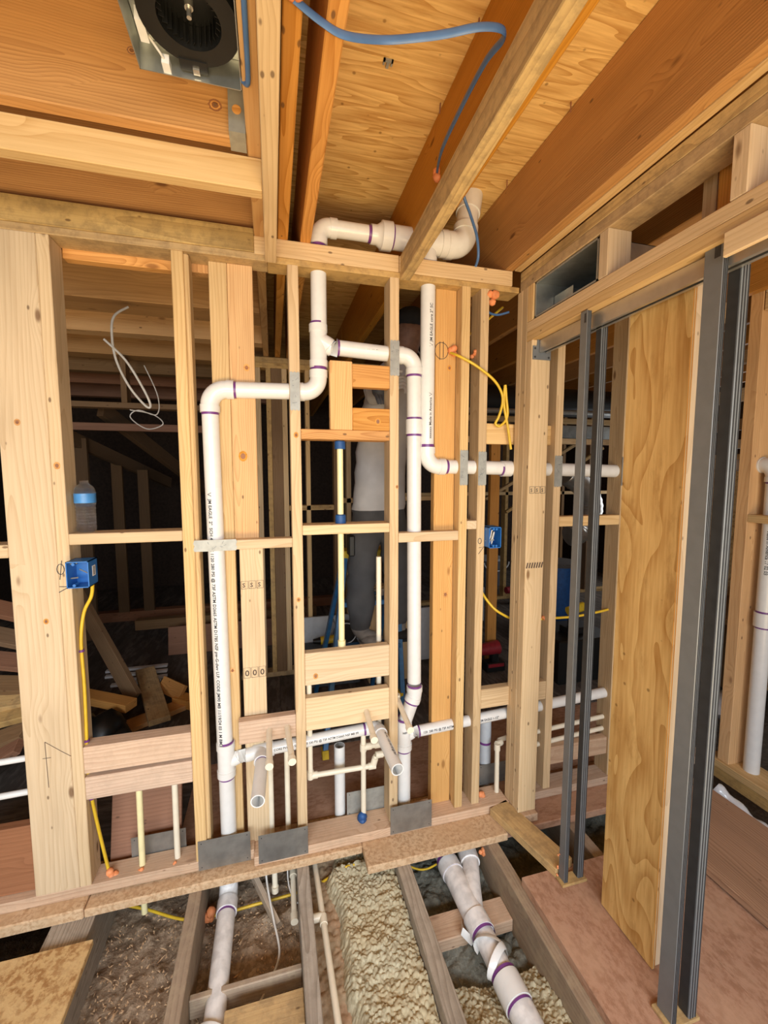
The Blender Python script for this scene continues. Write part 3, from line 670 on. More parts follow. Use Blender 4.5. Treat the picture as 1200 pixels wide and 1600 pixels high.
def tee(par, p, axis, br_dir, r, rb, half=0.055, brl=0.06, sweep=0.35, mat='pvc', rings=(1, 1, 1)):
    p = V(p); A = V(axis).normalized(); B = V(br_dir).normalized(); hr = r * 1.17; br = r * 1.08; hub = 0.026
    mb = MB().tube([p - A * half, p - A * (half - hub), p - A * (half - hub), p + A * (half - hub), p + A * (half - hub), p + A * half], [hr, hr, br, br, hr, hr], 28)
    q = p + B * brl; st = p + A * (half * sweep)
    pts = spline([st, st + (q - st) * 0.45 - A * (half * sweep * 0.2), q - B * hub * 1.02, q - B * hub], 6)
    mb.tube(pts + [q - B * hub, q], [rb * 1.08] * len(pts) + [rb * 1.17] * 2, 24)
    o = mb.build('tee', mat, par, True)
    if rings[0]: ring(o, p - A * (half + .004), A, r)
    if rings[1]: ring(o, p + A * (half + .004), A, r)
    if rings[2]: ring(o, q + B * .004, B, rb)
    return o, q
def coupling(par, p, axis, r, half=0.03, mat='pvc', rings=(1, 1)):
    A = V(axis).normalized(); p = V(p)
    o = MB().tube([p - A * half, p + A * half], r * 1.17, 28).build('coupling', mat, par, True)
    if rings[0]: ring(o, p - A * (half + .004), A, r)
    if rings[1]: ring(o, p + A * (half + .004), A, r)
    return o
X1, XL, XR, XV = 0.186, -0.212, 0.576, 0.633
Zc = 2.487            # centre of the pipe above the plates
# ceiling elbow and the vertical drop
_, e1, e2 = elbow(dw, (X1, PY, 2.3), (X1 + 0.002, PY, Zc), (0.5, PY, Zc), R2, 0.045, rings=(1, 0), rw=0.012)
pipe(dw, (X1, PY, 2.08), e1, R2)
pipe(dw, e2, (0.40, PY, Zc), R2)
# reducer, 3 in. pipe through the joist, tee and closet bend
o = MB().tube([(0.392, PY, Zc), (0.415, PY, Zc), (0.432, PY, Zc), (0.434, PY, Zc), (0.475, PY, Zc)], [R2 * 1.17, R2 * 1.17, R3 * 1.05, R3 * 1.19, R3 * 1.19], 28).build('reducer', 'pvc', dw, True)
ring(o, (0.387, PY, Zc), (1, 0, 0), R2, 0.012); ring(o, (0.479, PY, Zc), (1, 0, 0), R3, 0.006)
pipe(dw, (0.47, PY, Zc), (0.60, PY, Zc), R3)
o = MB().tube([(0.585, PY, Zc), (0.61, PY, Zc), (0.61, PY, Zc), (0.68, PY, Zc + .002), (0.68, PY, Zc + .002), (0.708, PY, Zc + .004)], [R3 * 1.15, R3 * 1.15, R3 * 1.06, R3 * 1.06, R3 * 1.15, R3 * 1.15], 28)
o.tube([(XV, PY, Zc - 0.02), (XV, PY, 2.425), (XV, PY, 2.425), (XV, PY, 2.398)], [R2 * 1.08, R2 * 1.08, R2 * 1.17, R2 * 1.17], 24)
o.build('tee', 'pvc', dw, True)
elbow(dw, (0.68, PY, Zc), (0.792, PY + 0.005, Zc + 0.006), (0.835, PY + 0.05, CZ + .05), R3, 0.068, 0.03, rings=(0, 0), name='closet_bend')
pipe(dw, (0.806, PY + 0.02, 2.57), (0.842, PY + 0.055, CZ + 0.02), R3 * 1.02)
MB().tube([(0.822, PY + 0.036, 2.645), (0.842, PY + 0.055, CZ - 0.002)], R3 * 1.15, 28).build('coupling', 'pvc', dw, True)
# drop 1: sanitary tee, left bend, left stack
_, q = tee(dw, (X1 - 0.003, PY, 2.045), (0, 0, 1), (1, 0, 0), R2, R2, 0.08, 0.072, 0.3)
pipe(dw, (X1 - 0.004, PY, 1.93), (X1 - 0.004, PY, 2.0), R2)
_, e1, e2 = elbow(dw, (X1 - 0.004, PY, 2.0), (X1 - 0.004, PY, 1.870), (-0.2, PY, 1.866), R2, 0.058, rings=(1, 0))
_, f1, f2 = elbow(dw, (0.1, PY, 1.866), (XL - 0.006, PY, 1.864), (XL, PY, 1.0), R2, 0.06)
pipe(dw, e2, f1, R2)
left_stack = pipe(dw, f2, (XL + 0.006, PY, 0.44), R2)
_, q2 = tee(dw, (XL + 0.008, PY, 0.423), (0, 0, 1), (1, 0, 0.02), R2, R15, 0.07, 0.075, -0.25, rings=(1, 1, 0))
pipe(dw, (XL + 0.009, PY, -0.08), (XL + 0.008, PY, 0.37), R2)
# arm to the two basin stubs
o = MB().tube([q2, q2 + V((0.012, 0, 0)), (-0.082, PY, 0.432)], [R15 * 1.1] * 3, 24)
o.tube(arc3((-0.12, PY, 0.43), (-0.066, PY - 0.004, 0.432), (-0.066, PY - 0.2, 0.432), 0.03, 6) + [(-0.066, PY - 0.062, 0.432)], R15 * 1.12, 24)
o.tube([(-0.066, PY - 0.045, 0.432), (-0.067, PY - 0.072, 0.432)], R15 * 1.2, 24); o.tube([(-0.1, PY, 0.430), (-0.02, PY, 0.436)], R15 * 1.17, 24)
o = o.build('tee', 'pvc', dw, True); ring(o, (-0.066, PY - 0.076, 0.432), (0, 1, 0), R15, 0.005)
MB().open_tube((-0.066, PY - 0.06, 0.432), (-0.075, 1.425, 0.427), R15, 0.004, 28).build('stub_pipe', 'pvc', dw, True)
pipe(dw, (-0.03, PY, 0.436), (0.375, PY, 0.456), R15)
_, g1, g2 = elbow(dw, (0.2, PY, 0.448), (0.418, PY, 0.458), (0.421, 1.3, 0.455), R15, 0.03, rings=(1, 0))
stubR = MB().open_tube(g2 + V((0, .02, 0)), (0.427, 1.42, 0.452), R15, 0.004, 28).build('stub_pipe', 'pvc', dw, True)
# drop 2 on the right
_, e1, e2 = elbow(dw, (0.3, PY, 2.035), (XR - 0.002, PY, 2.035), (XR, PY, 1.0), R2, 0.05, rings=(0, 1))
br = pipe(dw, q, e1, R2)
pipe(dw, e2, (XR, PY, 1.75), R2); coupling(dw, (XR, PY, 1.748), (0, 0, 1), R2, 0.03, rings=(1, 1))
pipe(dw, (XR, PY, 1.74), (XR + 0.008, PY, 0.64), R2)
_, e1, e2 = elbow(dw, (XR + 0.008, PY, 0.8), (XR + 0.01, PY, 0.585), (0.534, PY, 0.44), R2, 0.075, 0.022)
pipe(dw, e2, (0.544, PY, 0.47), R2)
_, q3 = tee(dw, (0.538, PY, 0.405), (0, 0, 1), (1, 0, 0.03), R2, R15, 0.068, 0.062, -0.2)
flat_text(_, 'NSF', 0.012, (0.522, PY - R2 * 1.12, 0.425), (1, 0, 0.0), (0, 0, 1), 'ink')
pipe(dw, (0.538, PY, -0.1), (0.538, PY, 0.35), R2)
rarm = pipe(dw, q3, (1.645, PY + 0.003, 0.452), R15)
# vent drop 3 from the ceiling tee to the long run right
vent = pipe(dw, (XV, PY, 1.66), (XV, PY, 2.405), R2)
_, e1, e2 = elbow(dw, (XV, PY, 2.0), (XV + 0.001, PY, 1.585), (1.6, PY, 1.573), R2, 0.055, rings=(1, 1), rw=0.016)
pipe(dw, e2, (1.652, PY, 1.566), R2); ring(dw, (0.985, PY, 1.5765), (1, 0, 0), R2, 0.01); ring(dw, (0.80, PY, 1.580), (1, 0, 0), R2, 0.004)
coupling(dw, (1.01, PY, 1.5765), (1, 0, 0), R2, 0.022, rings=(0, 0))
# printing on the pipes
pipe_text(left_stack, '\u22c1  JM EAGLE  2"  SCH 40 PVC 1120 280 PSI @ 73F ASTM D2665 ASTM D1785 NSF pw-G-dwv U.P. CODE JM90 MB 11/19/24 03 1 M BM3BL', 0.0172, (XL - 0.0035, PY, 1.485), (0.009, 0, -1), (-0.38, -1, 0), R2 + 0.0006, stretch=1.0)
pipe_text(vent, '\u22c1 JM EAGLE core 2" SC', 0.017, (XV, PY, 2.07), (0, 0, 1), (0.14, -1, 0), R2)
pipe_text(vent, 'xxxxxx Made in America \u22c1', 0.015, (XV, PY, 1.70), (0, 0, 1), (0.12, -1, 0), R2, stretch=1.1)
pipe_text(br, '17-02-03 \u22c0', 0.014, (0.42, PY, 2.035), (-1, 0, 0), (0, -1, 0.35), R2)
pipe_text(rarm, '120  280 PSI @ 73F ASTM D2665', 0.0135, (0.62, PY, 0.408), (1, 0, 0.04), (0, -1, 0.15), R15)
pipe_text(rarm, 'JM EAGLE 1-1/2"', 0.0135, (0.90, PY, 0.419), (1, 0, 0.04), (0, -1, 0.15), R15)
pipe_text(stubR, '40 PVC 1120 330 PSI @ 73F', 0.0125, (0.4215, 1.615, 0.456), (0.02, -1, -0.01), (0.4, 0, 1), R15)
o = pipe(dw, (0.02, PY, 0.4386), (0.03, PY, 0.439), R15 + 0.0001, 'pipe_mark'); pipe_text(o, 'CORE PVC 1-1/2" SCH 40 330 PSI @ 73F ASTM D2665 NSF MB 09', 0.0125, (-0.02, PY, 0.4366), (1, 0, 0.05), (0, -1, 0.2), R15)

# ---- other drain pieces
t = thing('underfloor_drain_pipe', 'dusty white drain pipe running under the floor below the left stack', 'pipe', (XL, 1.4, -0.17))
zz = -0.15
_, e1, e2 = elbow(t, (XL, 1.70, 0.0), (XL + 0.001, 1.70, zz), (XL - 0.006, 1.0, zz), R2 * 1.1, 0.05, 0.05, 'pvc_dusty', rings=(0, 1), rw=0.01)
pipe(t, e2, (XL - 0.006, 0.6, zz), R2 * 1.1, 'pipe', 'pvc_dusty')
for dx in (0, 0.05):
    mb = MB(); mb.tube([(XL - 0.006 + 0.047 * math.cos(a), 1.20 - 0.03 + 0.05 * (a / PI) + dx * 0.6, zz + 0.043 * math.sin(a)) for a in [i * PI / 10 - 0.5 for i in range(13)]], 0.011, 8, ry=0.0012); mb.build('hanger_strap', 'pvc', t, True)
t = thing('sewer_wye', 'white sewer pipe with a wye branch sunk between the floor joists', 'pipe', (0.72, 1.3, -0.17))
zs = -0.12
a0, a1 = V((0.688, 1.68, zs)), V((0.732, 0.72, zs - 0.01)); d = (a1 - a0).normalized()
MB().tube([a0, a0 + d * 0.62], R3 * 0.86, 28).build('pipe', 'pvc_dusty', t, True)
MB().tube([a0 + d * 0.6, a1], R3 * 0.98, 28).build('pipe', 'pvc_dusty', t, True)
o = MB().tube([a0 + d * 0.13, a0 + d * 0.18, a0 + d * 0.18, a0 + d * 0.36, a0 + d * 0.36, a0 + d * 0.42], [R3 * 1.05, R3 * 1.05, R3 * .95, R3 * .95, R3 * 1.05, R3 * 1.05], 28)
o.tube([a0 + d * 0.36, V((0.755, 1.45, zs + .0)), V((0.790, 1.53, zs)), V((0.797, 1.58, zs))], R3 * 0.8, 24); o.tube([V((0.787, 1.525, zs)), V((0.797, 1.58, zs))], R3 * 0.95, 24)
o = o.build('wye_fitting', 'pvc_dusty', t, True)
for q_ in (0.12, 0.175, 0.425): ring(o, a0 + d * q_, d, R3 * (0.98 if q_ > .3 else 1.0), 0.012)
MB().tube([V((0.797, 1.58, zs)), V((0.81, 1.75, zs))], R3 * 0.72, 24).build('pipe', 'pvc_grey', t, True)
o = MB().tube([a0 + d * 0.565, a0 + d * 0.64], R3 * 1.08, 28).build('coupling', 'pvc', t, True); ring(o, a0 + d * 0.558, d, R3, 0.012); ring(o, a0 + d * 0.647, d, R3 * 1.0, 0.008)
for k in (0, 1):
    mb = MB(); c0 = a0 + d * (0.47 + 0.05 * k)
    mb.tube([(c0.x + 0.046 * math.cos(a), c0.y + (0.03 if k else -0.03) * math.cos(a), zs + 0.046 * math.sin(a)) for a in [i * PI / 9 - 0.3 for i in range(13)]], 0.012, 8, ry=0.0012); mb.build('hanger_strap', 'pvc', t, True)
mb = MB(); mb.tube([(0.655, 1.33, -0.15), (0.635, 1.285, -0.12), (0.67, 1.26, -0.15)], 0.014, 8, ry=0.0012); mb.build('hanger_strap', 'pvc', t, True)
t = thing('drain_riser', 'short open white drain riser behind the bottom plate', 'pipe', (0.255, 1.775, 0.0)); MB().open_tube((0.262, 1.775, -0.2), (0.262, 1.775, 0.345), R15, 0.004, 24).build('riser_pipe', 'pvc', t, True)
t = thing('grey_drain_riser', 'grey open drain riser with a purple ring beside the corner post', 'pipe', (0.985, 1.80, 0.0))
MB().open_tube((0.995, 1.80, -0.2), (0.995, 1.80, 0.365), R2, 0.004, 24).build('riser_pipe', 'pvc_grey', t, True); ring(t, (0.995, 1.80, 0.225), (0, 0, 1), R2, 0.012)
t = thing('drain_stack', 'white drain stack with a black-ringed coupling at the far right wall', 'pipe', (2.32, 1.44, 0))
_, e1, e2 = elbow(t, (2.32, 1.70, 1.60), (2.32, 1.475, 1.595), (2.32, 1.475, 0.5), R2 * 1.1, 0.055, rings=(1, 1))
pipe(t, (2.32, 1.64, 1.60), e1, R2 * 1.1); pipe(t, e2, (2.32, 1.475, -0.02), R2 * 1.1); coupling(t, (2.32, 1.475, 0.84), (0, 0, 1), R2 * 1.1, 0.035)
pipe_text(t, 'Made in America 17 02 03', 0.02, (2.32, 1.475, 1.28), (0, 0, -1), (-1, -0.45, 0), R2 * 1.1)
t = thing('floor_trap_pipe', 'white trap bend wrapped in clear film in the hole at far right', 'pipe', (2.16, 1.3, -0.1))
mb = MB(); pts = spline([(2.12, 1.50, -0.02), (2.14, 1.44, -0.05), (2.16, 1.36, -0.09), (2.17, 1.28, -0.10), (2.18, 1.18, -0.12)], 5); mb.tube(pts, [0.03 + 0.006 * math.sin(i * 1.1) for i in range(len(pts))], 18); mb.build('bend', 'plastic_film', t, True)

# ================================================================== WATER SUPPLY (cream CPVC)
RS = 0.0112
def supply(name, label, paths, r=RS, mat='cpvc', loc=None, hubs=(), caps=(), group=None, foam=()):
    t = thing(name, label, 'pipe', loc or paths[0][0], group)
    for P in paths: MB().tube(P, r, 14).build('pipe', mat, t, True)
    for p, d_ in hubs:
        d_ = V(d_).normalized() * 0.016; MB().tube([V(p) - d_, V(p) + d_], r * 1.3, 14).build('fitting', mat, t, True)
    for p, d_ in caps:
        d_ = V(d_).normalized() * 0.022; MB().tube([V(p) - d_, V(p)], r * 1.28, 14).build('end_cap', mat, t, True)
    return t
YS = 1.695
for x, xe, z, nm in ((-0.036, -0.034, 0.545, 'left'), (0.031, 0.045, 0.548, 'right')):
    supply('water_stub', 'cream capped water stub out of the pink block, %s of the pair' % nm, [[(x, YS + .012, -0.12), (x, YS + .012, z)], [(x, YS + .012, z), (xe, 1.458, z - .016)]], hubs=(((x, YS + .012, z), (0, 0, 1)),), caps=(((xe, 1.45, z - .017), (xe - x, -0.25, -0.016)),))
supply('water_stub', 'cream capped water stub out of the wide pale block beside the right basin stub', [[(0.405, YS + .02, 0.37), (0.405, YS + .02, 0.565)], [(0.360, YS, 0.565), (0.353, 1.49, 0.545)]], hubs=(((0.36, YS, 0.565), (1, 0, 0)),), caps=(((0.352, 1.478, 0.543), (0, -1, -0.06)),))
supply('water_stub', 'cream capped water stub leaning past the right drain wye', [[(0.505, YS + .045, 0.30), (0.505, YS + .045, 0.57)], [(0.506, YS, 0.575), (0.497, 1.49, 0.56)]], hubs=(((0.505, YS, 0.575), (0, 0, 1)),), caps=(((0.4965, 1.478, 0.559), (0, -1, -0.06)),))
supply('water_loop', 'cream water pipe loop low between the two middle studs', [[(0.126, YS, 0.70), (0.126, YS, 0.285)], [(0.126, YS, 0.285), (0.398, YS, 0.280)], [(0.398, YS, 0.280), (0.410, YS, 0.325)], [(0.410, YS, 0.325), (0.455, YS, 0.328)]],
       hubs=(((0.126, YS, 0.29), (0, 0, 1)), ((0.14, YS, 0.285), (1, 0, 0)), ((0.392, YS, 0.28), (1, 0, 0)), ((0.403, YS, 0.30), (0.3, 0, 1)), ((0.425, YS, 0.327), (1, 0, 0))))
supply('water_riser', 'cream water riser standing in a blue foam collar', [[(0.354, YS, -0.1), (0.354, YS, 0.46)], [(0.354, YS, 0.372), (0.43, YS, 0.374)]], hubs=(((0.354, YS, 0.372), (0, 0, 1)), ((0.373, YS, 0.373), (1, 0, 0)), ((0.42, YS, 0.374), (1, 0, 0))))
supply('water_riser', 'cream water riser at the back of the wall just left of the middle stud', [[(0.432, 1.728, 0.36), (0.432, 1.728, 1.2)]])
supply('shower_riser', 'pale yellow vertical riser passing two blue collars', [[(0.264, YS, 0.86), (0.264, YS, 1.72)]], r=0.0125, mat='cpvc_yellow', hubs=(((0.264, YS, 0.845), (0, 0, 1)),))
supply('water_riser', 'cream water riser in the left bay, nearer the wide post', [[(-0.523, YS, -0.16), (-0.519, YS, 0.40)]], mat='cpvc_yellow')
supply('water_riser', 'white water riser in the left bay, nearer the drain stack', [[(-0.397, YS, -0.1), (-0.395, YS, 0.40)]])
supply('water_line', 'upper white water line at the far left edge', [[(-1.3, YS, 0.533), (-0.86, YS + 0.02, 0.533)]], mat='pvc')
supply('water_line', 'lower white water line at the far left edge', [[(-1.3, YS, 0.405), (-0.86, YS + 0.02, 0.405)]], mat='pvc')
supply('water_line', 'upper cream water line behind the first door pole', [[(1.12, YS, 0.298), (1.655, YS, 0.326)]])
supply('water_line', 'lower cream water line behind the first door pole', [[(1.12, YS, 0.232), (1.625, YS, 0.262)]])
supply('water_riser', 'cream bent water riser beside the grey drain riser', [[(1.005, YS, 0.03), (1.003, YS, 0.268)], [(1.003, YS, 0.268), (1.03, YS + .03, 0.272), (1.12, YS + .03, 0.285)]], hubs=(((1.003, YS, 0.262), (0, 0, 1)), ((1.02, YS + .012, 0.27), (1, .4, 0))))
supply('underfloor_water_line', 'long beige water line beside the pale insulation', [[(0.130, 1.80, -0.085), (0.144, 1.42, -0.088), (0.160, 0.9, -0.088)]], hubs=(((0.144, 1.425, -0.088), (0, 1, 0)), ((0.123, 1.44, -0.088), (1, 0, 0))))
supply('underfloor_water_line', 'short grey-white water line under the plate, right of the loose wire', [[(0.046, 1.80, -0.06), (0.046, 1.72, -0.14), (0.043, 1.52, -0.16)]], hubs=(((0.046, 1.70, -0.143), (0, 1, 0)), ((0.043, 1.525, -0.16), (0, 1, 0))))
supply('underfloor_water_stub', 'capped grey-white water stub hanging under the plate', [[(-0.03, 1.69, 0.0), (-0.028, 1.66, -0.15)]], caps=(((-0.028, 1.655, -0.165), (0, -.1, -1)),))

# ================================================================== METAL PLATES
def plate(label, x0, x1, z0, z1, y, mat='steel_plate', name='nail_plate', th=0.0016, group=None):
    o = board(None, name, (x0, x1, y - th, y, z0, z1), mat, 0)
    tag(o, label, 'metal plate', group)
    r = 0.0022
    for x in (x0 + 0.012, x1 - 0.012):
        for z in (z0 + 0.012, z1 - 0.012): MB().tube([(x, y - th - .0003, z), (x, y - th, z)], r, 8).build('nail_hole', 'ink', o)
    return o
plate('dark steel protector plate at the foot of the left drain stack', -0.313, -0.119, 0.008, 0.131, FY - 0.001)
plate('dark steel protector plate under the two capped water stubs', -0.087, 0.1065, 0.007, 0.127, 1.621)
plate('dark steel protector plate at the foot of the right drain drop', 0.456, 0.644, 0.005, 0.130, 1.621)
plate('grey steel plate on the back of the plate in the left bay', -0.572, -0.373, 0.02, 0.123, BY + 0.004)
plate('grey steel plate behind the blue foam collar', 0.288, 0.50, 0.025, 0.138, BY + 0.004, 'zinc')
plate('small grey steel plate beside the grey drain riser', 0.948, 1.10, 0.02, 0.125, BY + 0.03)
def guard(label, x0, x1, z0, z1, y=FY):
    n = 16; pts = []; h = z1 - z0; wd = x1 - x0
    if h > wd:
        for a in range(7): q = a / 6; pts.append((x0 + wd * q, y, z0 - 0.005 * math.sin(q * PI * 3) ** 2))
        for a in range(7): q = a / 6; pts.append((x1 - wd * q, y, z1 + 0.005 * math.sin(q * PI * 3) ** 2))
    else:
        pts = [(x0, y, z0), (x1, y, z0), (x1 + .004, y, z0 + h * .3), (x1, y, z0 + h * .5), (x1 + .004, y, z0 + h * .8), (x1, y, z1), (x0, y, z1), (x0 - .004, y, z0 + h * .7), (x0, y, z0 + h * .5), (x0 - .004, y, z0 + h * .2)]
    mb = MB().prism([V(p) + V((0, -0.0005, 0)) for p in pts], (0, -0.0016, 0)); o = mb.build('stud_guard', 'zinc', None); tag(o, label, 'stud guard')
    for k in range(5):
        c_ = V(((x0 + x1) / 2 + (random.uniform(-.3, .3) * wd), y - 0.0024, (z0 + z1) / 2 + random.uniform(-.35, .35) * h))
        stroke(o, [c_ + V((random.uniform(-.01, .01), 0, random.uniform(-.01, .01))) for _ in range(3)], 0.0012, 'grey_plastic', 'stamped_mark', (0, 0, 0))
    return o
guard('galvanised stud guard over the left horizontal vent run', 0.070, 0.107, 1.795, 1.930)
guard('galvanised stud guard over the short middle vent run', 0.460, 0.498, 1.945, 2.075)
guard('galvanised stud guard on the stud beside the orange-grained flat stud', 0.767, 0.803, 1.508, 1.650)
guard('galvanised stud guard on the stud just left of the corner post', 0.852, 0.890, 1.507, 1.645)
guard('pale stud guard on the stud just right of the corner post', 1.230, 1.270, 1.498, 1.632)
guard('long stud guard across the left drain stack on the blocking', -0.282, -0.138, 1.268, 1.310)
o = board(None, 'stud_guard', (1.598, 1.640, FY - 0.003, FY - 0.001, 1.498, 1.632), 'zinc', 0); tag(o, 'bright stud guard edge beside the plywood panel', 'stud guard')

# ================================================================== POCKET-DOOR FRAME
pf = thing('pocket_door_frame', 'grey steel pocket-door frame of paired split studs under a track', 'door frame', (1.06, 0.8, 0))
def split(x0, x1, y0, y1, z1, ribs=True):
    o = board(pf, 'split_stud', (x0, x1, y0, y1, 0.012, z1), 'pole_steel', 0.0015)
    if ribs:
        n = 3
        for k in range(n): q = x0 + (x1 - x0) * (k + .5) / n; board(o, 'rib', (q - 0.0012, q + 0.0012, y0 - 0.0015, y0 + 0.001, 0.014, z1 - 0.004), 'pole_dark', 0)
    return o
def channel(x0, y0, y1, z1): board(pf, 'inner_channel', (x0 - 0.0012, x0, y0 + 0.004, y1, 0.014, z1 - 0.004), 'pole_dark', 0)
channel(1.094, 1.242, 1.268, 2.06); channel(1.105, 0.806, 0.838, 2.06)
split(1.030, 1.046, 1.238, 1.272, 2.105); split(1.094, 1.119, 1.242, 1.268, 2.06)
split(1.046, 1.062, 0.808, 0.856, 2.13); split(1.105, 1.132, 0.806, 0.838, 2.06)
for (x0, x1, y0, y1) in ((1.020, 1.128, 1.232, 1.275), (1.034, 1.142, 0.802, 0.862)): board(pf, 'floor_bracket', (x0, x1, y0, y1, 0.001, 0.0115), 'stud_dirty', 0.001)
tr = MB(); tr.box(1.062, 1.064, -0.6, 1.545, 2.048, 2.094); tr.box(1.064, 1.098, -0.6, 1.545, 2.092, 2.094); tr.box(1.098, 1.100, -0.6, 1.545, 2.048, 2.094); tr.box(1.062, 1.074, -0.6, 1.545, 2.046, 2.048); tr.box(1.088, 1.100, -0.6, 1.545, 2.046, 2.048)
tr.build('track', 'aluminium', pf)
mb = MB(); mb.prism([(1.034, 1.5515, 2.018), (1.118, 1.5515, 2.018), (1.118, 1.5515, 2.068), (1.076, 1.5515, 2.068), (1.076, 1.5515, 2.092), (1.054, 1.5515, 2.098), (1.052, 1.5515, 2.072), (1.034, 1.5515, 2.072)], (0, -0.003, 0))
bk = mb.build('end_bracket', 'pole_steel', pf)
for x, z in ((1.044, 2.062), (1.044, 2.028), (1.108, 2.028), (1.108, 2.058)): MB().tube([(x, 1.5478, z), (x, 1.5486, z)], 0.0045, 10).build('screw', 'pole_dark', bk)
MB().box(1.0295, 1.0305, 1.244, 1.252, 2.06, 2.09).build('slot', 'pole_dark', pf); MB().box(1.0455, 1.0465, 0.815, 0.83, 2.07, 2.11).build('slot', 'pole_dark', pf)

# ================================================================== REGISTER BOOT (sheet-metal duct)
rb = thing('duct_boot', 'galvanised sheet-metal duct boot set above the door header', 'duct', (1.1, 1.36, 2.24))
y0, y1, z0, z1, xa, xb = 1.205, 1.545, 2.178, 2.314, 1.036, 1.30
mb = MB()
mb.box(xa, xb, y0, y0 + .002, z0, z1); mb.box(xa, xb, y1 - .002, y1, z0, z1); mb.box(xa, xb, y0, y1, z0, z0 + .002); mb.box(xa, xb, y0, y1, z1 - .002, z1); mb.box(xb, xb + .002, y0, y1, z0, z1)
mb.build('box', 'galvanised', rb)
mb = MB(); mb.box(xa - .002, xa, y0, y1, z0, z0 + .006); mb.box(xa - .002, xa, y0, y1, z1 - .006, z1); mb.box(xa - .002, xa, y0, y0 + .006, z0, z1); mb.box(xa - .002, xa, y1 - .006, y1, z0, z1); mb.build('flange', 'zinc', rb)
MB().box(1.12, 1.122, 1.43, 1.54, z0 + .004, z0 + .09).build('damper_flap', 'galvanised', rb)
mb = MB(); mb.tube([(1.18, 1.22, z0 + .03), (1.18, 1.42, z0 + .03)], 0.028, 12); mb.build('crimped_collar', 'galvanised', rb, True)

# ================================================================== BATHROOM FAN
bf = thing('exhaust_fan', 'open exhaust-fan housing with black blower wheel between the joists', 'fan', (-0.15, 0.95, 2.42))
fz = 2.405
mb = MB(); fx0, fx1, fy0, fy1 = -0.252, -0.047, 0.865, 1.07
mb.box(fx0, fx0 + .002, fy0, fy1, fz, fz + .19); mb.box(fx1 - .002, fx1, fy0, fy1, fz, fz + .19); mb.box(fx0, fx1, fy0, fy0 + .002, fz, fz + .19); mb.box(fx0, fx1, fy1 - .002, fy1, fz, fz + .19); mb.box(fx0, fx1, fy0, fy1, fz + .188, fz + .19)
mb.build('housing', 'galvanised', bf)
mb = MB(); mb.box(fx0 + .003, fx1 - .003, fy0 + .003, fy1 - .003, fz + .06, fz + .063); mb.build('back_pan', 'galvanised', bf)
cx, cy = -0.135, 0.955
def annulus(r0, r1, z_a, z_b, seg=40):
    mb = MB(); vs = []; fs = []
    for (r, z) in ((r0, z_a), (r1, z_a), (r1, z_b), (r0, z_b)):
        for k in range(seg): a = 2 * PI * k / seg; vs.append((cx + r * math.cos(a), cy + r * math.sin(a), z))
    for q in range(4):
        for k in range(seg): k2 = (k + 1) % seg; q2_ = (q + 1) % 4; fs.append((q * seg + k, q * seg + k2, q2_ * seg + k2, q2_ * seg + k))
    return mb.add(vs, fs)
annulus(0.058, 0.092, fz + .012, fz + .06).build('scroll_ring', 'black_plastic', bf, True)
annulus(0.001, 0.057, fz + .058, fz + .0595).build('blower_hub', 'black_plastic', bf, True)
for k in range(28):
    a = 2 * PI * k / 28; beam(bf, 'blower_blade', (cx + .053 * math.cos(a), cy + .053 * math.sin(a), fz + .02), (cx + .053 * math.cos(a), cy + .053 * math.sin(a), fz + .058), 0.0012, 0.010, 'black_plastic', (math.cos(a + .5), math.sin(a + .5), 0), 0)
MB().tube([(cx, cy, fz + .058), (cx, cy, fz + .035), (cx, cy, fz + .035), (cx, cy, fz + .018)], [0.008, 0.008, 0.0045, 0.0045], 12).build('motor_nut', 'aluminium', bf, True)
MB().box(-0.17, -0.115, 1.035, 1.062, fz + .01, fz + .06).build('mount_tab', 'black_plastic', bf); MB().box(-0.145, -0.132, 1.050, 1.063, fz + .006, fz + .02).build('screw_boss', 'aluminium', bf)
MB().box(-0.238, -0.222, 0.985, 1.03, fz + .02, fz + .045).build('plug', 'white_plastic', bf); MB().box(-0.205, -0.19, 1.045, 1.068, fz + .002, fz + .02).build('plug', 'white_plastic', bf)
mb = MB(); mb.tube(spline([(-0.225, 1.02, fz + .03), (-0.205, 1.035, fz + .012), (-0.198, 1.055, fz + .012)], 5), 0.0025, 8); mb.build('lead_wire', 'white_jacket', bf, True)
mb = MB(); mb.tube([(fx0 - .03, 0.93, fz + .10), (fx0, 0.93, fz + .10)], 0.05, 24); mb.build('duct_collar', 'black_plastic', bf, True)
o = MB().box(-0.086, -0.0462, 1.185, 1.2055, 2.401, 2.50).build('joist_hanger', 'zinc', None); tag(o, 'steel joist hanger at the end of the orange cross joist', 'joist hanger')
annulus_h = MB(); annulus_h.tube([(-0.066, 1.1838, 2.452), (-0.066, 1.1848, 2.452)], 0.011, 18); annulus_h.build('bolt_hole', 'fir', o)
MB().box(-0.086, -0.0462, 1.183, 1.25, 2.3985, 2.4005).build('seat_flange', 'zinc', o)

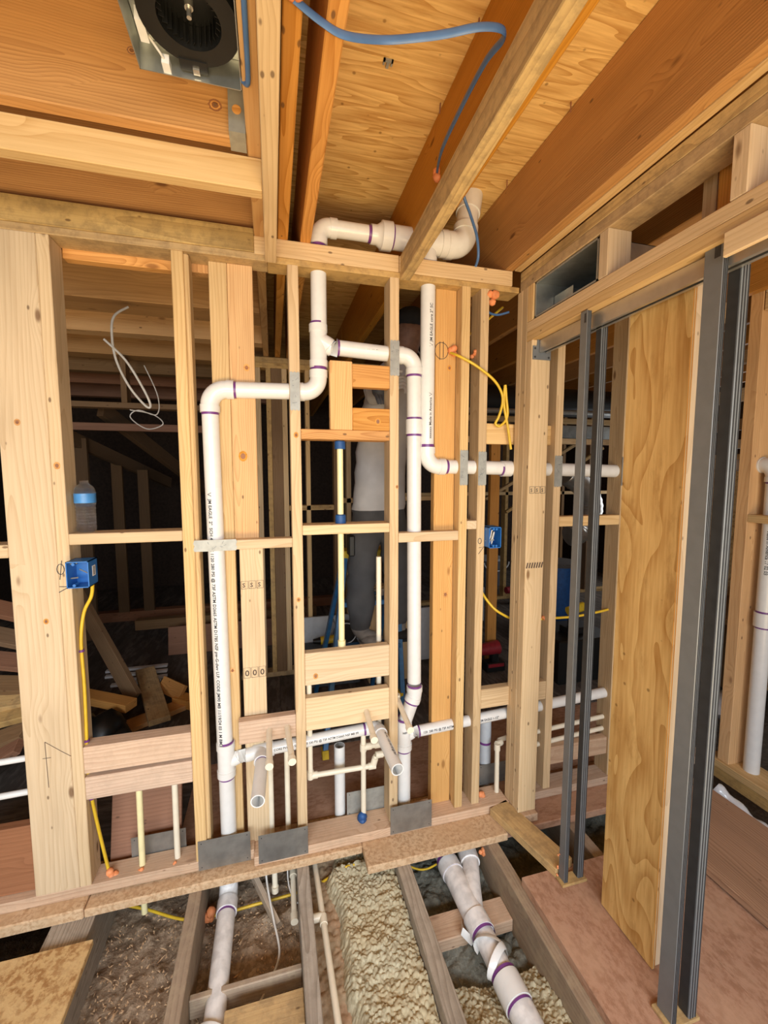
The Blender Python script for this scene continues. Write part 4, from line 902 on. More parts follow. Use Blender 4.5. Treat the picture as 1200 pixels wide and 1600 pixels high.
# ================================================================== ELECTRICAL BOXES
def ebox(label, x0, x1, y0, y1, z0, z1, wire):
    t = thing('outlet_box', label, 'outlet box', ((x0 + x1) / 2, y0, z0)); th = 0.003
    mb = MB(); mb.box(x0, x0 + th, y0, y1, z0, z1); mb.box(x1 - th, x1, y0, y1, z0, z1); mb.box(x0, x1, y0, y1, z0, z0 + th); mb.box(x0, x1, y0, y1, z1 - th, z1); mb.box(x0, x1, y1 - th, y1, z0, z1)
    mb.build('shell', 'blue_plastic', t)
    for z, s_ in ((z1 - th - .006, 1), (z0 + th + .006, -1)):
        for x in (x0 + .022, x1 - .022)[: 1 if wire == 'l' else 2]: MB().tube([(x, y0, z), (x, y0 + 0.03, z)], 0.005, 10).build('screw_lug', 'blue_plastic', t, True)
    for z in (z0 + .02, z1 - .02): MB().tube([(x0 - 0.001, y0 + .03, z + .008), (x0 + 0.03, y0 + .01, z + .014)], 0.0025, 8).build('nail', 'zinc', t, True)
    return t
eb = ebox('blue outlet box on the stud below the water bottle', -0.677, -0.610, 1.612, 1.688, 1.168, 1.258, 'l')
o = MB().box(-0.6100, -0.6094, 1.642, 1.668, 1.20, 1.236).build('sticker', 'white_plastic', eb)
for k in range(6): MB().box(-0.6094, -0.6091, 1.650, 1.662, 1.205 + k * .0048, 1.2075 + k * .0048).build('barcode_bar', 'ink', o)
MB().tube([(-0.625, 1.66, 1.205), (-0.645, 1.635, 1.228)], 0.002, 8).build('bare_wire', 'zinc', eb)
eb = ebox('blue outlet box with coiled white wires beside the corner post', 0.890, 0.948, 1.612, 1.688, 1.235, 1.325, 'r')
for k in range(3):
    mb = MB(); mb.tube(spline([(0.903 + k * .006, 1.66, 1.245), (0.900 + k * .004, 1.62, 1.28), (0.906 + k * .005, 1.618, 1.312 - k * .004), (0.915 + k * .002, 1.625, 1.29), (0.912, 1.63, 1.25)], 5), 0.0024, 7); mb.build('wire', ('white_jacket', 'black_plastic', 'white_jacket')[k], eb, True)

# ================================================================== CABLES
def cable(name, label, pts, r, mat, ry=None, ties=()):
    mb = MB(); P = spline(pts, 8); mb.tube(P, r, 10, ry=ry); o = mb.build(name, mat, None, True); tag(o, label, 'cable')
    for i in ties:
        p = P[i]; d_ = (P[i + 1] - P[i - 1]).normalized() * .004; MB().tube([p - d_, p + d_], r * 1.6, 10).build('staple', 'primer', o, True)
    return o
cable('flat_cable', 'wide blue cable swagging across the ceiling bay', [(0.051, 0.84, 2.395), (0.105, 0.864, 2.392), (0.155, 0.879, 2.393), (0.236, 0.896, 2.42), (0.313, 0.881, 2.43), (0.364, 0.871, 2.44), (0.425, 0.853, 2.45), (0.471, 0.85, 2.455), (0.488, 0.872, 2.46), (0.486, 0.95, 2.48), (0.496, 1.116, 2.50), (0.513, 1.267, 2.52), (0.545, 1.385, 2.54)], 0.0085, 'blue_jacket', 0.0035)
cable('blue_cable', 'blue cable dropping past the white closet bend to the plate', [(0.705, 1.52, 2.64), (0.735, 1.585, 2.62), (0.771, 1.60, 2.564), (0.801, 1.60, 2.485), (0.816, 1.615, 2.42), (0.823, 1.655, 2.396)], 0.0055, 'blue_jacket')
cable('blue_cable', 'blue cable running down beside the exhaust fan', [(-0.030, 0.80, 2.395), (-0.0305, 0.90, 2.392), (-0.031, 1.0, 2.392), (-0.034, 1.035, 2.394), (-0.0455, 1.048, 2.412)], 0.0055, 'blue_jacket')
cable('blue_cable', 'short blue cable sagging under the plate at the corner', [(0.897, 1.72, 2.29), (0.94, 1.75, 2.265), (0.99, 1.76, 2.262), (1.04, 1.75, 2.275)], 0.005, 'blue_jacket')
XC = -0.648
cable('yellow_cable', 'yellow cable stapled down the stud from the blue box to the plate', [(-0.622, 1.67, 1.169), (-0.632, 1.68, 1.12), (-0.660, 1.685, 1.06), (-0.6725, 1.68, 0.96), (-0.6715, 1.68, 0.80), (-0.6725, 1.675, 0.62), (-0.6765, 1.675, 0.52), (-0.672, 1.675, 0.40), (-0.66, 1.685, 0.25), (-0.636, 1.69, 0.06)], 0.0058, 'yellow_jacket', ties=(26, 42, 58))
cable('yellow_cable', 'yellow cable looped from the orange foam on the flat stud', [(0.735, 1.69, 2.06), (0.755, 1.645, 2.035), (0.82, 1.63, 2.00), (0.90, 1.63, 1.95), (0.945, 1.64, 1.905), (0.958, 1.645, 1.86), (0.945, 1.65, 1.80), (0.935, 1.66, 1.77), (0.955, 1.655, 1.76), (0.985, 1.65, 1.80), (0.975, 1.645, 1.88), (0.968, 1.645, 1.93), (0.968, 1.65, 1.85), (0.99, 1.65, 1.75), (1.01, 1.655, 1.66)], 0.0055, 'yellow_jacket')
cable('yellow_cable', 'yellow cable slanting up through the gap by the corner post', [(0.80, 1.78, 2.12), (0.90, 1.80, 2.20), (1.06, 1.84, 2.33)], 0.0055, 'yellow_jacket')
cable('yellow_cable', 'yellow cable sagging behind the corner post towards the plywood', [(0.87, 1.735, 1.10), (0.91, 1.73, 1.03), (0.955, 1.72, 0.96), (1.00, 1.70, 0.915), (1.10, 1.695, 0.87), (1.25, 1.695, 0.866), (1.40, 1.695, 0.862), (1.53, 1.695, 0.872), (1.61, 1.695, 0.882)], 0.006, 'yellow_jacket')
cable('yellow_cable', 'dusty yellow cable crossing the dirt under the plate', [(-0.70, 1.80, -0.18), (-0.55, 1.76, -0.205), (-0.38, 1.68, -0.215), (-0.25, 1.66, -0.21), (-0.10, 1.66, -0.205), (0.04, 1.66, -0.20), (0.15, 1.62, -0.14), (0.26, 1.61, -0.085), (0.33, 1.62, -0.10)], 0.0055, 'yellow_jacket')
cable('yellow_cable', 'thin yellow cable under the right joist bay', [(0.50, 1.58, -0.10), (0.58, 1.57, -0.14), (0.66, 1.58, -0.14), (0.78, 1.62, -0.12), (0.855, 1.56, -0.075)], 0.004, 'yellow_jacket')
cable('grey_wire', 'loose grey wire curling down onto the crawl-space dirt', [(-0.066, 1.72, -0.06), (-0.06, 1.66, -0.12), (-0.035, 1.55, -0.17), (-0.015, 1.45, -0.19), (-0.035, 1.38, -0.19), (-0.075, 1.30, -0.17), (-0.10, 1.25, -0.15)], 0.004, 'white_jacket')
cable('grey_wire', 'thin grey wire loop hanging by the short water line', [(0.03, 1.75, -0.05), (0.024, 1.68, -0.14), (0.04, 1.62, -0.17), (0.058, 1.58, -0.16)], 0.003, 'white_jacket')
cable('grey_wire', 'thin grey wire loop hanging beside the beige water line', [(0.13, 1.75, -0.05), (0.135, 1.69, -0.12), (0.122, 1.63, -0.15), (0.108, 1.60, -0.15)], 0.003, 'white_jacket')
cable('white_cable', 'white cable looped down from the joists in the left bay', [(-0.66, 2.37, 2.36), (-0.70, 2.30, 2.29), (-0.705, 2.27, 2.20), (-0.69, 2.26, 2.08), (-0.64, 2.26, 1.96), (-0.575, 2.26, 1.875), (-0.555, 2.26, 1.88), (-0.58, 2.26, 1.95), (-0.65, 2.26, 2.08), (-0.735, 2.26, 2.17)], 0.0055, 'white_jacket')
cable('white_cable', 'thin white wire coiled below the looped cable in the left bay', [(-0.66, 2.6, 2.14), (-0.60, 2.6, 1.98), (-0.61, 2.6, 1.88), (-0.70, 2.6, 1.90), (-0.74, 2.6, 1.86), (-0.66, 2.6, 1.80), (-0.58, 2.6, 1.83), (-0.63, 2.6, 1.88), (-0.74, 2.6, 1.90)], 0.003, 'white_jacket')

# ================================================================== FOAM SEALANT
def foam(label, c, r, mat='orange_foam', n=4, sq=1.0):
    mb = MB()
    for k in range(n): mb.ball(V(c) + V((random.uniform(-.7, .7), random.uniform(-.4, .2), random.uniform(-.8, .8) * sq)) * r, r * random.uniform(.5, .9), (1, 1, 1), 0.12, 2)
    o = mb.build('foam_blob', mat, None, True); tag(o, label, 'foam sealant'); return o
foam('orange foam blob around the blue cable at the top edge', (0.052, 0.835, 2.395), 0.016)
foam('orange foam blob where the blue cable enters the middle joist', (0.547, 1.39, 2.538), 0.019)
foam('orange foam blob under the plate beside the corner post', (0.899, 1.655, 2.285), 0.022, sq=1.3)
foam('orange foam blob on the flat stud at the yellow cable', (0.742, 1.695, 2.062), 0.020)
foam('orange foam blob on the side of the stud left of the corner post', (0.848, 1.70, 2.06), 0.018)
foam('orange foam blob at the foot of the yellow cable in the left bay', (-0.622, 1.682, 0.05), 0.018)
foam('red foam smear on the plate by the left water risers', (-0.525, 1.672, 0.046), 0.010, 'orange_foam', 2)
foam('red foam smear on the plate by the white riser', (-0.40, 1.668, 0.046), 0.008, 'orange_foam', 2)
foam('orange foam blob on the plate beside the grey riser', (0.925, 1.69, 0.045), 0.018, sq=.6)
foam('orange foam blob on the floor joist near the sewer wye', (0.853, 1.54, -0.085), 0.016, sq=1.6)
foam('orange foam blob beside the underfloor drain pipe', (-0.283, 1.655, -0.20), 0.022)
foam('orange foam crumb on the dirt near the hanger strap', (-0.165, 1.36, -0.205), 0.014, n=2)
foam('orange foam streak on the insulation', (0.235, 1.45, -0.13), 0.010, n=3, sq=.3)
foam('orange foam crumb on the insulation by the joist at bottom right', (0.80, 0.88, -0.11), 0.014, n=2)
foam('orange foam tuft on the stud right of the corner post', (1.228, 1.69, 0.868), 0.012)
for k, (z, nm) in enumerate(((0.10, 'top'), (0.05, 'upper'), (0.02, 'lower'))): foam('orange foam fleck on the door pole, %s of three' % nm, (1.028 - k * .001, 1.27, z), 0.006, n=2)
foam('blue foam collar at the foot of the cream riser', (0.354, YS, 0.048), 0.022, 'blue_foam', 6, .6)
foam('blue foam blob low beside the stud right of the corner post', (1.285, 1.70, 0.10), 0.016, 'blue_foam', 4)
def collar(label, c, r0, h):
    o = MB().tube([V(c), V(c) + V((0, 0, h * .9)), V(c) + V((0, 0, h))], [r0 * 1.05, r0, r0 * .75], 18).build('pipe_collar', 'blue_foam', None, True); tag(o, label, 'pipe collar'); return o
collar('blue collar under the upper orange block on the yellow riser', (0.264, YS, 1.652), 0.021, 0.033)
collar('blue collar on the middle blocking on the yellow riser', (0.264, YS, 1.3535), 0.021, 0.036)

# ================================================================== WATER BOTTLE
wb = thing('water_bottle', 'half-litre clear water bottle with blue label standing on the blocking', 'bottle', (-0.640, 1.70, 1.348))
bx, by, bz = -0.640, 1.70, 1.3485
prof = [(0.022, 0), (0.029, 0.004), (0.0315, 0.016)]
for k in range(7): prof += [(0.0315, 0.020 + k * .0105), (0.0285, 0.0255 + k * .0105)]
prof += [(0.0325, 0.098), (0.0325, 0.138), (0.0305, 0.150), (0.025, 0.161), (0.016, 0.168), (0.0125, 0.171), (0.0125, 0.176)]
MB().tube([(bx, by, bz + h) for r, h in prof], [r for r, h in prof], 24).build('bottle_body', 'water', wb, True)
MB().tube([(bx, by, bz + .103), (bx, by, bz + .136)], 0.0331, 24, (False, False)).build('paper_label', 'label_blue', wb, True)
MB().tube([(bx, by, bz + .173), (bx, by, bz + .181)], 0.0138, 18).build('cap', 'water', wb, True)

# ================================================================== STEP LADDER
ld = thing('step_ladder', 'blue step ladder with yellow top under the person', 'ladder', (0.55, 2.45, 0))
LT = 1.02
for (xt, xb_) in ((0.43, 0.245), (0.76, 0.70)):
    o = beam(ld, 'front_rail', (xt, 2.60, LT), (xb_, 2.21, 0.03), 0.028, 0.065, 'ladder_blue', (0, 1, -0.38)); beam(ld, 'foot_pad', (xb_, 2.21, 0.045), (xb_, 2.20, 0.0), 0.036, 0.075, 'yellow_plastic', (0, 1, -0.2))
    beam(ld, 'rear_rail', (xt, 2.66, LT), (xb_ + (0.02 if xb_ < .5 else -.02), 2.93, 0.0), 0.025, 0.05, 'ladder_blue', (0, 1, 0.2))
MB().box(0.40, 0.80, 2.57, 2.70, LT, LT + 0.055).build('top_cap', 'yellow_plastic', ld, False, 0.008, 2)
for z in (0.27, 0.53, 0.78):
    f = z / LT; y = 2.21 + f * 0.39; board(ld, 'step', (0.245 + f * .185, 0.70 + f * .06, y - 0.05, y + 0.045, z - 0.03, z), 'yellow_plastic' if z < .3 else 'ladder_blue', 0.003)
beam(ld, 'spreader', (0.37, 2.44, 0.60), (0.37, 2.77, 0.58), 0.004, 0.02, 'zinc')

# ================================================================== PERSON on the ladder
def skin_mesh(verts, edges, radii, root=0, sub=2):
    me = bpy.data.meshes.new('s'); me.from_pydata(verts, edges, []); ob = bpy.data.objects.new('s', me); C.objects.link(ob)
    md = ob.modifiers.new('k', 'SKIN'); sk = me.skin_vertices[0].data
    for i, r in enumerate(radii): sk[i].radius = r if isinstance(r, tuple) else (r, r); sk[i].use_root = (i == root)
    md.use_smooth_shade = True
    sb = ob.modifiers.new('u', 'SUBSURF'); sb.levels = sub; sb.render_levels = sub
    dg = bpy.context.evaluated_depsgraph_get(); out = bpy.data.meshes.new_from_object(ob.evaluated_get(dg))
    bpy.data.objects.remove(ob); bpy.data.meshes.remove(me); return out
pe = thing('person', 'person seen from behind in grey shirt and dark trousers standing on a ladder', 'person', (0.58, 2.42, 0.53))
pv = [(0.615, 2.45, 1.31), (0.618, 2.44, 1.50), (0.63, 2.44, 1.72), (0.665, 2.44, 1.95), (0.72, 2.44, 2.14), (0.765, 2.43, 2.25), (0.79, 2.42, 2.36), (0.795, 2.41, 2.45),  # 0-7 spine to crown
      (0.53, 2.45, 1.22), (0.490, 2.40, 0.92), (0.497, 2.44, 0.66), (0.50, 2.43, 0.585), (0.60, 2.39, 0.565),                      # 8-12 left leg
      (0.70, 2.46, 1.22), (0.735, 2.46, 0.93), (0.735, 2.47, 0.66), (0.735, 2.46, 0.585), (0.755, 2.40, 0.565),                     # 13-17 right leg
      (0.60, 2.40, 2.08), (0.535, 2.30, 1.97), (0.61, 2.18, 2.02), (0.635, 2.16, 2.035),                                         # 18-21 left arm
      (0.86, 2.43, 2.14), (0.95, 2.36, 2.26), (0.92, 2.30, 2.44), (0.915, 2.29, 2.50)]                                            # 22-25 right arm raised
pe_e = [(0, 1), (1, 2), (2, 3), (3, 4), (4, 5), (5, 6), (6, 7), (0, 8), (8, 9), (9, 10), (10, 11), (11, 12), (0, 13), (13, 14), (14, 15), (15, 16), (16, 17), (4, 18), (18, 19), (19, 20), (20, 21), (4, 22), (22, 23), (23, 24), (24, 25)]
pr_ = [(0.17, 0.12), (0.172, 0.12), (0.175, 0.12), (0.17, 0.115), (0.10, 0.085), (0.055, 0.055), (0.085, 0.095), (0.07, 0.08), 0.10, 0.092, 0.085, 0.05, 0.04, 0.10, 0.09, 0.08, 0.05, 0.04, 0.07, 0.052, 0.034, 0.04, 0.07, 0.052, 0.036, 0.042]
me = skin_mesh(pv, pe_e, pr_)
for k in ('shirt_cloth', 'trouser_cloth', 'skin', 'shoe_suede'): me.materials.append(MATS[k])
pl = wloc(pe)
bmz = bmesh.new(); bmz.from_mesh(me)
for zc in (1.345, 0.63, 2.215): bmesh.ops.bisect_plane(bmz, geom=bmz.verts[:] + bmz.edges[:] + bmz.faces[:], plane_co=(0, 0, zc), plane_no=(0, 0, 1))
bmz.to_mesh(me); bmz.free()
for p in me.polygons:
    c = p.center; mi = 0
    if c.z < 1.345: mi = 1
    if c.z < 0.63: mi = 3
    if c.z > 2.215 and c.x < 0.88: mi = 2
    if c.y < 2.24 and c.z < 2.1: mi = 2
    if c.x > 0.88 and c.z > 2.30: mi = 2
    p.material_index = mi; p.use_smooth = True
# cloth folds
for v in me.vertices:
    c = v.co
    if 1.34 < c.z < 2.1: v.co += v.normal * (0.007 * math.sin(c.z * 55 + c.x * 30 + 2.2 * math.sin(c.x * 19)))
    elif 0.65 < c.z < 1.33: v.co += v.normal * (0.006 * math.sin(c.z * 48 - c.x * 40 + 2 * math.sin(c.z * 13)))
me.transform(Matrix.Translation(-pl)); body = bpy.data.objects.new('body', me); C.objects.link(body); body.parent = pe
# hem, cap, ears, nose, eyes, fingers
mb = MB(); mb.ball((0.795, 2.415, 2.45), 0.092, (1, 1.05, .72), 0.0, 3); mb.tube([(0.80, 2.47, 2.435), (0.82, 2.54, 2.425)], [0.07, 0.055], 14, ry=0.006, up=(1, 0, 0)); mb.build('cap', 'cap_cloth', pe, True)
mb = MB(); mb.ball((0.81, 2.512, 2.365), 0.016, (.8, 1.2, 1.3), 0, 2); mb.build('nose', 'skin', pe, True)
for s_ in (-1, 1):
    MB().ball((0.81 + s_ * .032, 2.492, 2.388), 0.011, (1, .6, .8), 0, 2).build('eye', 'white_plastic', pe, True)
    MB().ball((0.79 + s_ * .088, 2.415, 2.37), 0.022, (.4, .8, 1.3), 0, 2).build('ear', 'skin', pe, True)
MB().tube([(0.79, 2.502, 2.33), (0.81, 2.507, 2.327), (0.83, 2.502, 2.33)], 0.006, 8).build('mouth', 'red_brown', pe, True)
for k in range(4):
    a = k * 0.017; L = (0.9, 1.0, .95, .78)[k]
    MB().tube(spline([(0.64, 2.15 + a * .3, 2.05 - a), (0.665, 2.135, 2.055 - a), (0.64 + .045 * L, 2.125, 2.04 - a), (0.637 + .05 * L, 2.13, 2.022 - a)], 4), 0.0085, 10).build('finger', 'white_plastic', pe, True)
    MB().tube(spline([(0.895 + a * 1.2, 2.285, 2.52), (0.893 + a * 1.3, 2.275, 2.555), (0.892 + a * 1.3, 2.262, 2.555 + .03 * L), (0.892 + a * 1.3, 2.24, 2.56 + .03 * L)], 4), 0.0085, 10).build('finger', 'skin', pe, True)
MB().tube(spline([(0.62, 2.145, 2.055), (0.63, 2.12, 2.075), (0.655, 2.11, 2.075)], 4), 0.0095, 10).build('thumb', 'white_plastic', pe, True)
MB().tube(spline([(0.89, 2.28, 2.49), (0.87, 2.26, 2.51), (0.865, 2.245, 2.535)], 4), 0.0095, 10).build('thumb', 'skin', pe, True)
for xs, ys in ((0.555, 2.405), (0.745, 2.43)):
    mb = MB(); mb.ball((xs, ys, 0.567), 0.06, (1.15, 1.0, .55), 0, 3); mb.box(xs - .07, xs + .07, ys - .05, ys + .05, 0.531, 0.545); mb.build('shoe', 'shoe_suede' if xs < .6 else 'cap_cloth', pe, True)
mb = MB(); mb.box(0.415, 0.45, 2.36, 2.44, 1.08, 1.20); mb.build('tool_pouch', 'black_plastic', pe, False, .006)
o = thing('work_glove', 'dark grey cloth glove held behind the small framed window', 'glove', (0.55, 2.15, 1.97))
mb = MB(); mb.ball((0.545, 2.16, 2.005), 0.055, (.75, .6, 1.25), 0.06, 3); mb.tube([(0.54, 2.16, 2.04), (0.525, 2.16, 2.09)], [0.038, 0.045], 14); mb.build('glove_cloth', 'grey_plastic', o, True)
for k in range(4): MB().tube(spline([(0.525 + k * .016, 2.15, 1.965), (0.53 + k * .016, 2.135, 1.935), (0.54 + k * .014, 2.14, 1.915)], 4), 0.011, 8).build('glove_finger', 'grey_plastic', o, True)

# ================================================================== THINGS IN THE DIM ROOMS BEHIND
def lumber(label, p0, p1, wd, th, mat, side=(0, 0, 1), name='lumber_offcut', group=None):
    o = beam(None, name, p0, p1, wd, th, mat, side); return tag(o, label, 'lumber', group)
lumber('short pale offcut with a cut end lying on the scrap pile', (-0.93, 3.30, 0.13), (-0.70, 2.72, 0.05), 0.12, 0.04, 'stud_dirty')
lumber('orange offcut lying crosswise by the left post', (-1.25, 2.92, 0.20), (-0.85, 2.72, 0.17), 0.09, 0.05, 'fir')
lumber('flat offcut under the pale short board', (-0.95, 2.72, 0.016), (-0.62, 2.95, 0.016), 0.12, 0.03, 'fir_light')
lumber('small chunk of fir right of the scrap pile', (-0.66, 3.0, 0.035), (-0.54, 2.92, 0.035), 0.09, 0.06, 'fir')
lumber('splintered chunk leaning behind the pale short board', (-0.78, 3.12, 0.10), (-0.62, 2.98, 0.08), 0.10, 0.03, 'fir', (0.2, -1, 0.4))
lumber('small board end beside the white pipe scrap', (-0.99, 2.42, 0.03), (-0.80, 2.45, 0.03), 0.08, 0.04, 'stud_dirty')
lumber('long board leaning at the left post in the dark', (-1.55, 3.6, 0.9), (-0.90, 2.95, 0.10), 0.10, 0.04, 'dim_wood', (0, 1, 0.3))
lumber('wide brown panel lying in front of the far plank', (-0.90, 3.88, 0.12), (0.3, 3.88, 0.12), 0.03, 0.24, 'red_brown', (0, 0.15, 1))
lumber('beam on the floor behind the brown panel', (-1.25, 4.25, 0.17), (0.4, 4.25, 0.17), 0.09, 0.09, 'dim_wood')
for i, (z, a, m_) in enumerate(((0.92, 0.10, 'red_brown'), (0.80, 0.08, 'dim_wood'), (0.70, 0.0, 'red_brown'), (0.60, -0.05, 'dim_wood'), (0.53, -0.18, 'stud_dirty'), (0.47, -0.26, 'stud_dirty'), (0.38, -0.34, 'dim_wood'), (0.30, -0.5, 'red_brown'))):
    lumber('%s scrap board in the leaning heap at the left edge' % ('topmost', 'second', 'third', 'fourth', 'fifth', 'sixth', 'seventh', 'lowest')[i], (-2.0, 2.75 - i * .05, z + a - .02), (-1.12, 2.50 - i * .05, z - a * .3 - .1), 0.09, 0.035, m_, (0, -0.5, 1), group='scrap heap at the left edge')
o = MB().open_tube((-1.02, 2.50, 0.05), (-0.885, 2.56, 0.055), 0.035, 0.004, 18).build('pipe_scrap', 'pvc_dusty', None, True); tag(o, 'white pipe offcut on the dark floor by the left post', 'pipe offcut')
o = MB().tube([(-0.72, 2.36, 0.012), (-0.62, 2.34, 0.012)], 0.011, 10).build('pipe_scrap', 'cpvc', None, True); tag(o, 'thin cream pipe offcut lying on the dark floor', 'pipe offcut')
mb = MB()
for k in range(6): mb.ball((-0.99 + random.uniform(-.08, .08), 2.60 + random.uniform(-.05, .05), 0.08 + random.uniform(-.02, .06)), 0.10, (1, 1, .8), .12, 2)
o = mb.build('rubbish_bag', 'black_plastic', None, True); tag(o, 'black plastic rubbish bag slumped behind the left post', 'bag')
for i, (x0, x1, y, nm) in enumerate(((-1.30, -0.86, 3.62, 'farthest'), (-1.27, -0.84, 3.52, 'second'), (-1.15, -0.82, 3.42, 'third'), (-1.18, -0.85, 3.36, 'nearest'))):
    o = MB().box(x0, x1, y, y + .035, 0.001, 0.018).build('trim_strip', 'white_plastic', None); tag(o, 'white trim strip on the dark floor, %s of four' % nm, 'trim strip', 'white strips on the back floor')
# centre: blocking frame with level, tool boxes
fr = thing('low_frame', 'low lumber frame standing beyond the ladder', 'frame', (0.70, 2.98, 0))
board(fr, 'sill', (0.55, 1.0, 2.93, 3.02, 0.70, 0.735), 'stud')
for x in (0.66, 0.79, 0.92): board(fr, 'short_stud', (x, x + .07, 2.94, 3.01, 0.0, 0.70), 'stud')
for x in (0.71, 0.84): board(fr, 'upper_stud', (x, x + .045, 2.94, 3.01, 0.735, 1.40), 'stud')
lv = thing('spirit_level', 'aluminium spirit level lying along the low frame', 'level', (0.72, 2.91, 0.68))
board(lv, 'bar', (0.60, 0.90, 2.90, 2.925, 0.665, 0.725), 'aluminium', .002); board(lv, 'vial_window', (0.66, 0.74, 2.8985, 2.9005, 0.68, 0.71), 'black_plastic', 0); board(lv, 'vial', (0.67, 0.70, 2.8975, 2.899, 0.685, 0.705), 'label_blue', 0)
tb = thing('foam_sheet', 'white sheet panel leaning on the dim studs behind', 'panel', (0.45, 3.2, 0)); board(tb, 'sheet', (0.20, 1.35, 3.18, 3.20, 0.02, 0.46), 'wall_sheathing' if False else 'pvc_grey', .002)
dr = thing('cordless_drill', 'yellow and black cordless drill seen over the wide block', 'drill', (0.36, 3.03, 0.27))
bxs = thing('tool_crate', 'dark crate carrying the yellow drill', 'crate', (0.38, 3.05, 0)); MB().box(0.17, 0.60, 2.97, 3.15, 0.001, 0.255).build('crate_body', 'grey_plastic', bxs, False, .008); MB().box(0.16, 0.61, 2.96, 3.16, 0.2555, 0.272).build('crate_lid', 'black_plastic', bxs, False, .004)
dx_, dy_, dz_ = 0.16, 3.03, 0.33
MB().tube([(0.10 + dx_, dy_, dz_), (0.155 + dx_, dy_, dz_)], [0.016, 0.028], 16).build('chuck', 'black_plastic', dr, True); MB().tube([(0.155 + dx_, dy_, dz_), (0.26 + dx_, dy_, dz_ + .005)], 0.03, 16).build('motor_body', 'yellow_plastic', dr, True); MB().box(0.22 + dx_, 0.265 + dx_, dy_ - .02, dy_ + .02, 0.2725, dz_).build('grip', 'black_plastic', dr, False, .006)
sw = thing('saw_blade_disc', 'black round blade guard with a white ring on the crate', 'saw', (0.50, 3.05, 0.272))
MB().tube([(0.505, 3.035, 0.365), (0.505, 3.06, 0.365)], 0.092, 32).build('guard', 'black_plastic', sw, True)
mb = MB(); mb.tube([(0.505 + .078 * math.cos(a), 3.033, 0.365 + .078 * math.sin(a)) for a in [i * PI / 16 for i in range(33)]], 0.004, 6); mb.build('rim', 'white_plastic', sw, True)
# right: buckets, red tools, duct, far objects
bk = thing('bucket', 'dark grey bucket with white handle behind the blue box', 'bucket', (2.95, 5.3, 0.0))
MB().tube([(2.95, 5.3, 0.001), (2.95, 5.3, 0.36)], [0.15, 0.175], 28).build('pail', 'grey_plastic', bk, True); MB().tube([(2.95, 5.3, 0.36), (2.95, 5.3, 0.39)], 0.185, 28).build('lid', 'pvc_grey', bk, True)
mb = MB(); mb.tube([(2.95 + .19 * math.cos(a), 5.12 - .02 * math.sin(a), 0.35 - .12 * math.sin(a)) for a in [i * PI / 12 for i in range(13)]], 0.009, 8); mb.build('handle', 'white_plastic', bk, True)
def redtool(label, c, s=1.0):
    t = thing('red_power_tool', label, 'power tool', c); x, y, z = c
    MB().tube([(x - .10 * s, y, z + .13 * s), (x + .05 * s, y + .02, z + .13 * s)], [0.03 * s, 0.042 * s], 14).build('motor_body', 'red_plastic', t, True)
    MB().box(x + .0, x + .045 * s, y - .02, y + .03, z + .05 * s, z + .12 * s).build('grip', 'black_plastic', t, False, .006); MB().box(x - .04 * s, x + .08 * s, y - .04, y + .05, z + .001, z + .055 * s).build('battery', 'black_plastic', t, False, .006)
    MB().box(x - .03 * s, x + .07 * s, y - .041, y - .0395, z + .03 * s, z + .05 * s).build('red_band', 'red_plastic', t)
    return t
redtool('red cordless tool on the floor just left of the corner post', (1.64, 2.9, 0.002), 1.35)
redtool('red cordless tool on the floor in front of the grey bucket', (2.80, 4.40, 0.002), 1.3)
du = thing('flex_duct', 'silver ribbed flexible duct hanging in the far room', 'duct', (2.95, 3.6, 1.2))
pts = spline([(2.75, 3.5, 1.55), (2.95, 3.5, 1.42), (3.05, 3.5, 1.22), (2.95, 3.5, 1.0), (2.80, 3.5, 0.95)], 10); MB().tube(pts, [0.10 + 0.006 * (i % 2) for i in range(len(pts))], 16).build('ribbed_hose', 'aluminium', du, True)
du = thing('ceiling_duct', 'black wrapped duct run under the joists beyond the corner post', 'duct', (2.0, 3.2, 2.2)); MB().tube([(1.2, 3.0, 2.12), (3.2, 3.35, 2.2)], 0.12, 18).build('duct_wrap', 'black_plastic', du, True); MB().tube([(1.25, 2.87, 2.02), (3.2, 3.20, 2.10)], 0.02, 10).build('duct_seam', 'galvanised', du, True)
du = thing('ceiling_duct', 'galvanised duct strip seen between the door poles', 'duct', (2.9, 3.9, 2.1)); MB().box(2.4, 3.6, 3.8, 4.1, 1.93, 2.06).build('duct_body', 'galvanised', du, False, .004)
hp = thing('hanging_light', 'black work light with hanging cord in the joist bay behind', 'lamp', (0.93, 2.75, 2.3)); MB().tube([(0.90, 2.75, 2.50), (0.92, 2.72, 2.40), (0.92, 2.72, 2.36)], [0.05, 0.09, 0.08], 20).build('lamp_shade', 'black_plastic', hp, True); mb = MB(); mb.tube(spline([(0.86, 2.7, 2.46), (0.90, 2.66, 2.38), (0.97, 2.66, 2.30)], 5), .005, 8); mb.build('cord', 'white_jacket', hp, True)
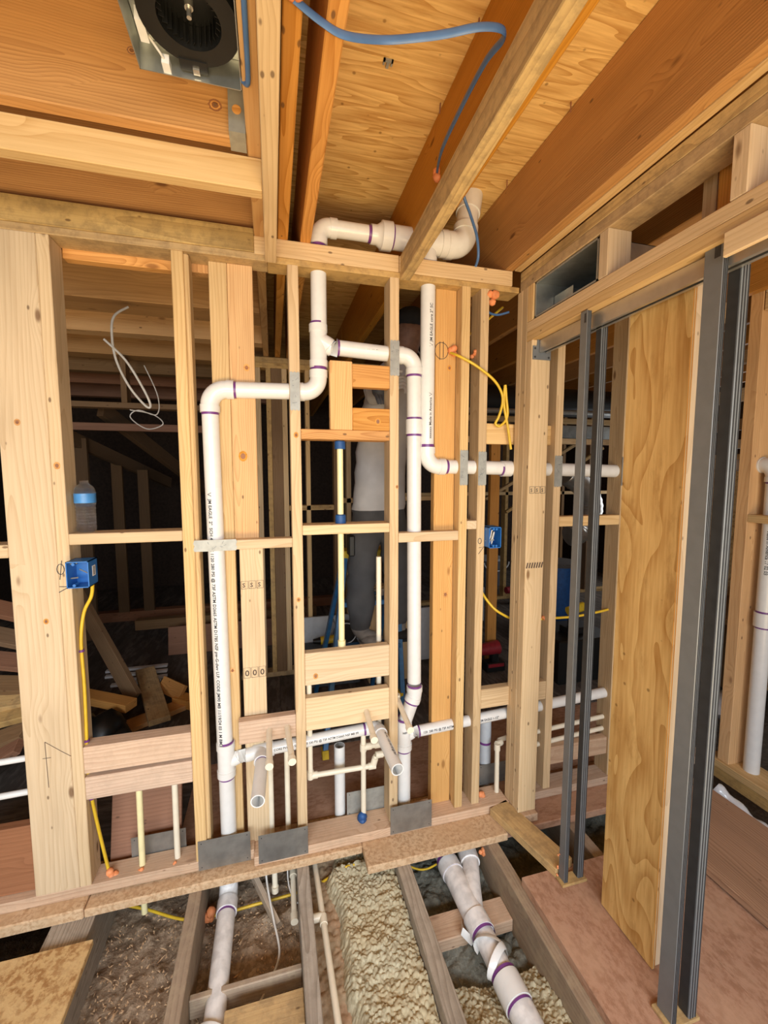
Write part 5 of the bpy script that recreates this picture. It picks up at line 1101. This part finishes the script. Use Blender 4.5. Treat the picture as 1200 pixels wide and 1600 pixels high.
o = MB().open_tube((2.10, 4.1, 0.42), (2.04, 3.9, 0.42), 0.05, 0.006, 18).build('pipe_fitting', 'pvc', None, True); tag(o, 'white round pipe fitting between corner post and door pole', 'pipe fitting'); MB().box(2.02, 2.14, 3.95, 4.1, 0.002, 0.365).build('fitting_base', 'pvc_grey', o)
o = thing('blue_barrel', 'dark blue tub far behind the door poles', 'tub', (2.85, 3.7, 0)); MB().tube([(2.85, 3.7, 0.002), (2.85, 3.7, 0.62)], [0.16, 0.18], 24).build('tub_shell', 'blue_foam', o, True); MB().tube([(2.85, 3.7, 0.62), (2.85, 3.7, 0.66)], 0.19, 24).build('lid', 'dark_plank', o, True)
yd = thing('yellow_power_tool', 'small yellow power tool low behind the door poles', 'power tool', (2.25, 2.7, 0.1)); MB().tube([(2.18, 2.7, 0.50), (2.32, 2.7, 0.53)], 0.035, 14).build('motor_body', 'yellow_plastic', yd, True); MB().box(2.2, 2.26, 2.68, 2.73, 0.38, 0.49).build('grip', 'black_plastic', yd, False, .005); MB().box(2.15, 2.30, 2.65, 2.76, 0.33, 0.38).build('battery', 'black_plastic', yd, False, .005)
o = thing('tool_box', 'black tool box carrying the yellow power tool', 'box', (2.3, 2.7, 0)); MB().box(2.0, 2.5, 2.55, 2.95, 0.001, 0.329).build('box_body', 'black_plastic', o, False, .01)
o = thing('blue_bucket', 'blue tub behind the stud at the far right', 'tub', (3.0, 1.85, 0)); MB().tube([(3.0, 1.85, 0.66), (3.0, 1.85, 0.80)], [0.15, 0.16], 24).build('tub_shell', 'blue_plastic', o, True)
o = thing('saw_bench', 'wooden bench leg leaning at the far right edge', 'bench', (3.0, 1.9, 0)); beam(o, 'bench_leg', (2.75, 1.75, 0.62), (3.05, 1.60, 0.05), 0.12, 0.05, 'dim_wood', (0, 1, 0)); board(o, 'bench_top', (2.7, 3.28, 1.55, 2.3, 0.62, 0.66), 'dim_wood')
beam(o, 'bench_leg', (3.15, 2.2, 0.62), (3.2, 2.25, 0.0), 0.10, 0.05, 'dim_wood', (0, 1, 0))
o = thing('plastic_bag', 'crumpled clear bag on the floor at the far right', 'bag', (2.75, 1.75, 0)); mb = MB(); mb.ball((2.72, 1.88, 0.10), 0.12, (1.1, .9, .8), .15, 2); mb.build('bag_film', 'plastic_film', o, True)
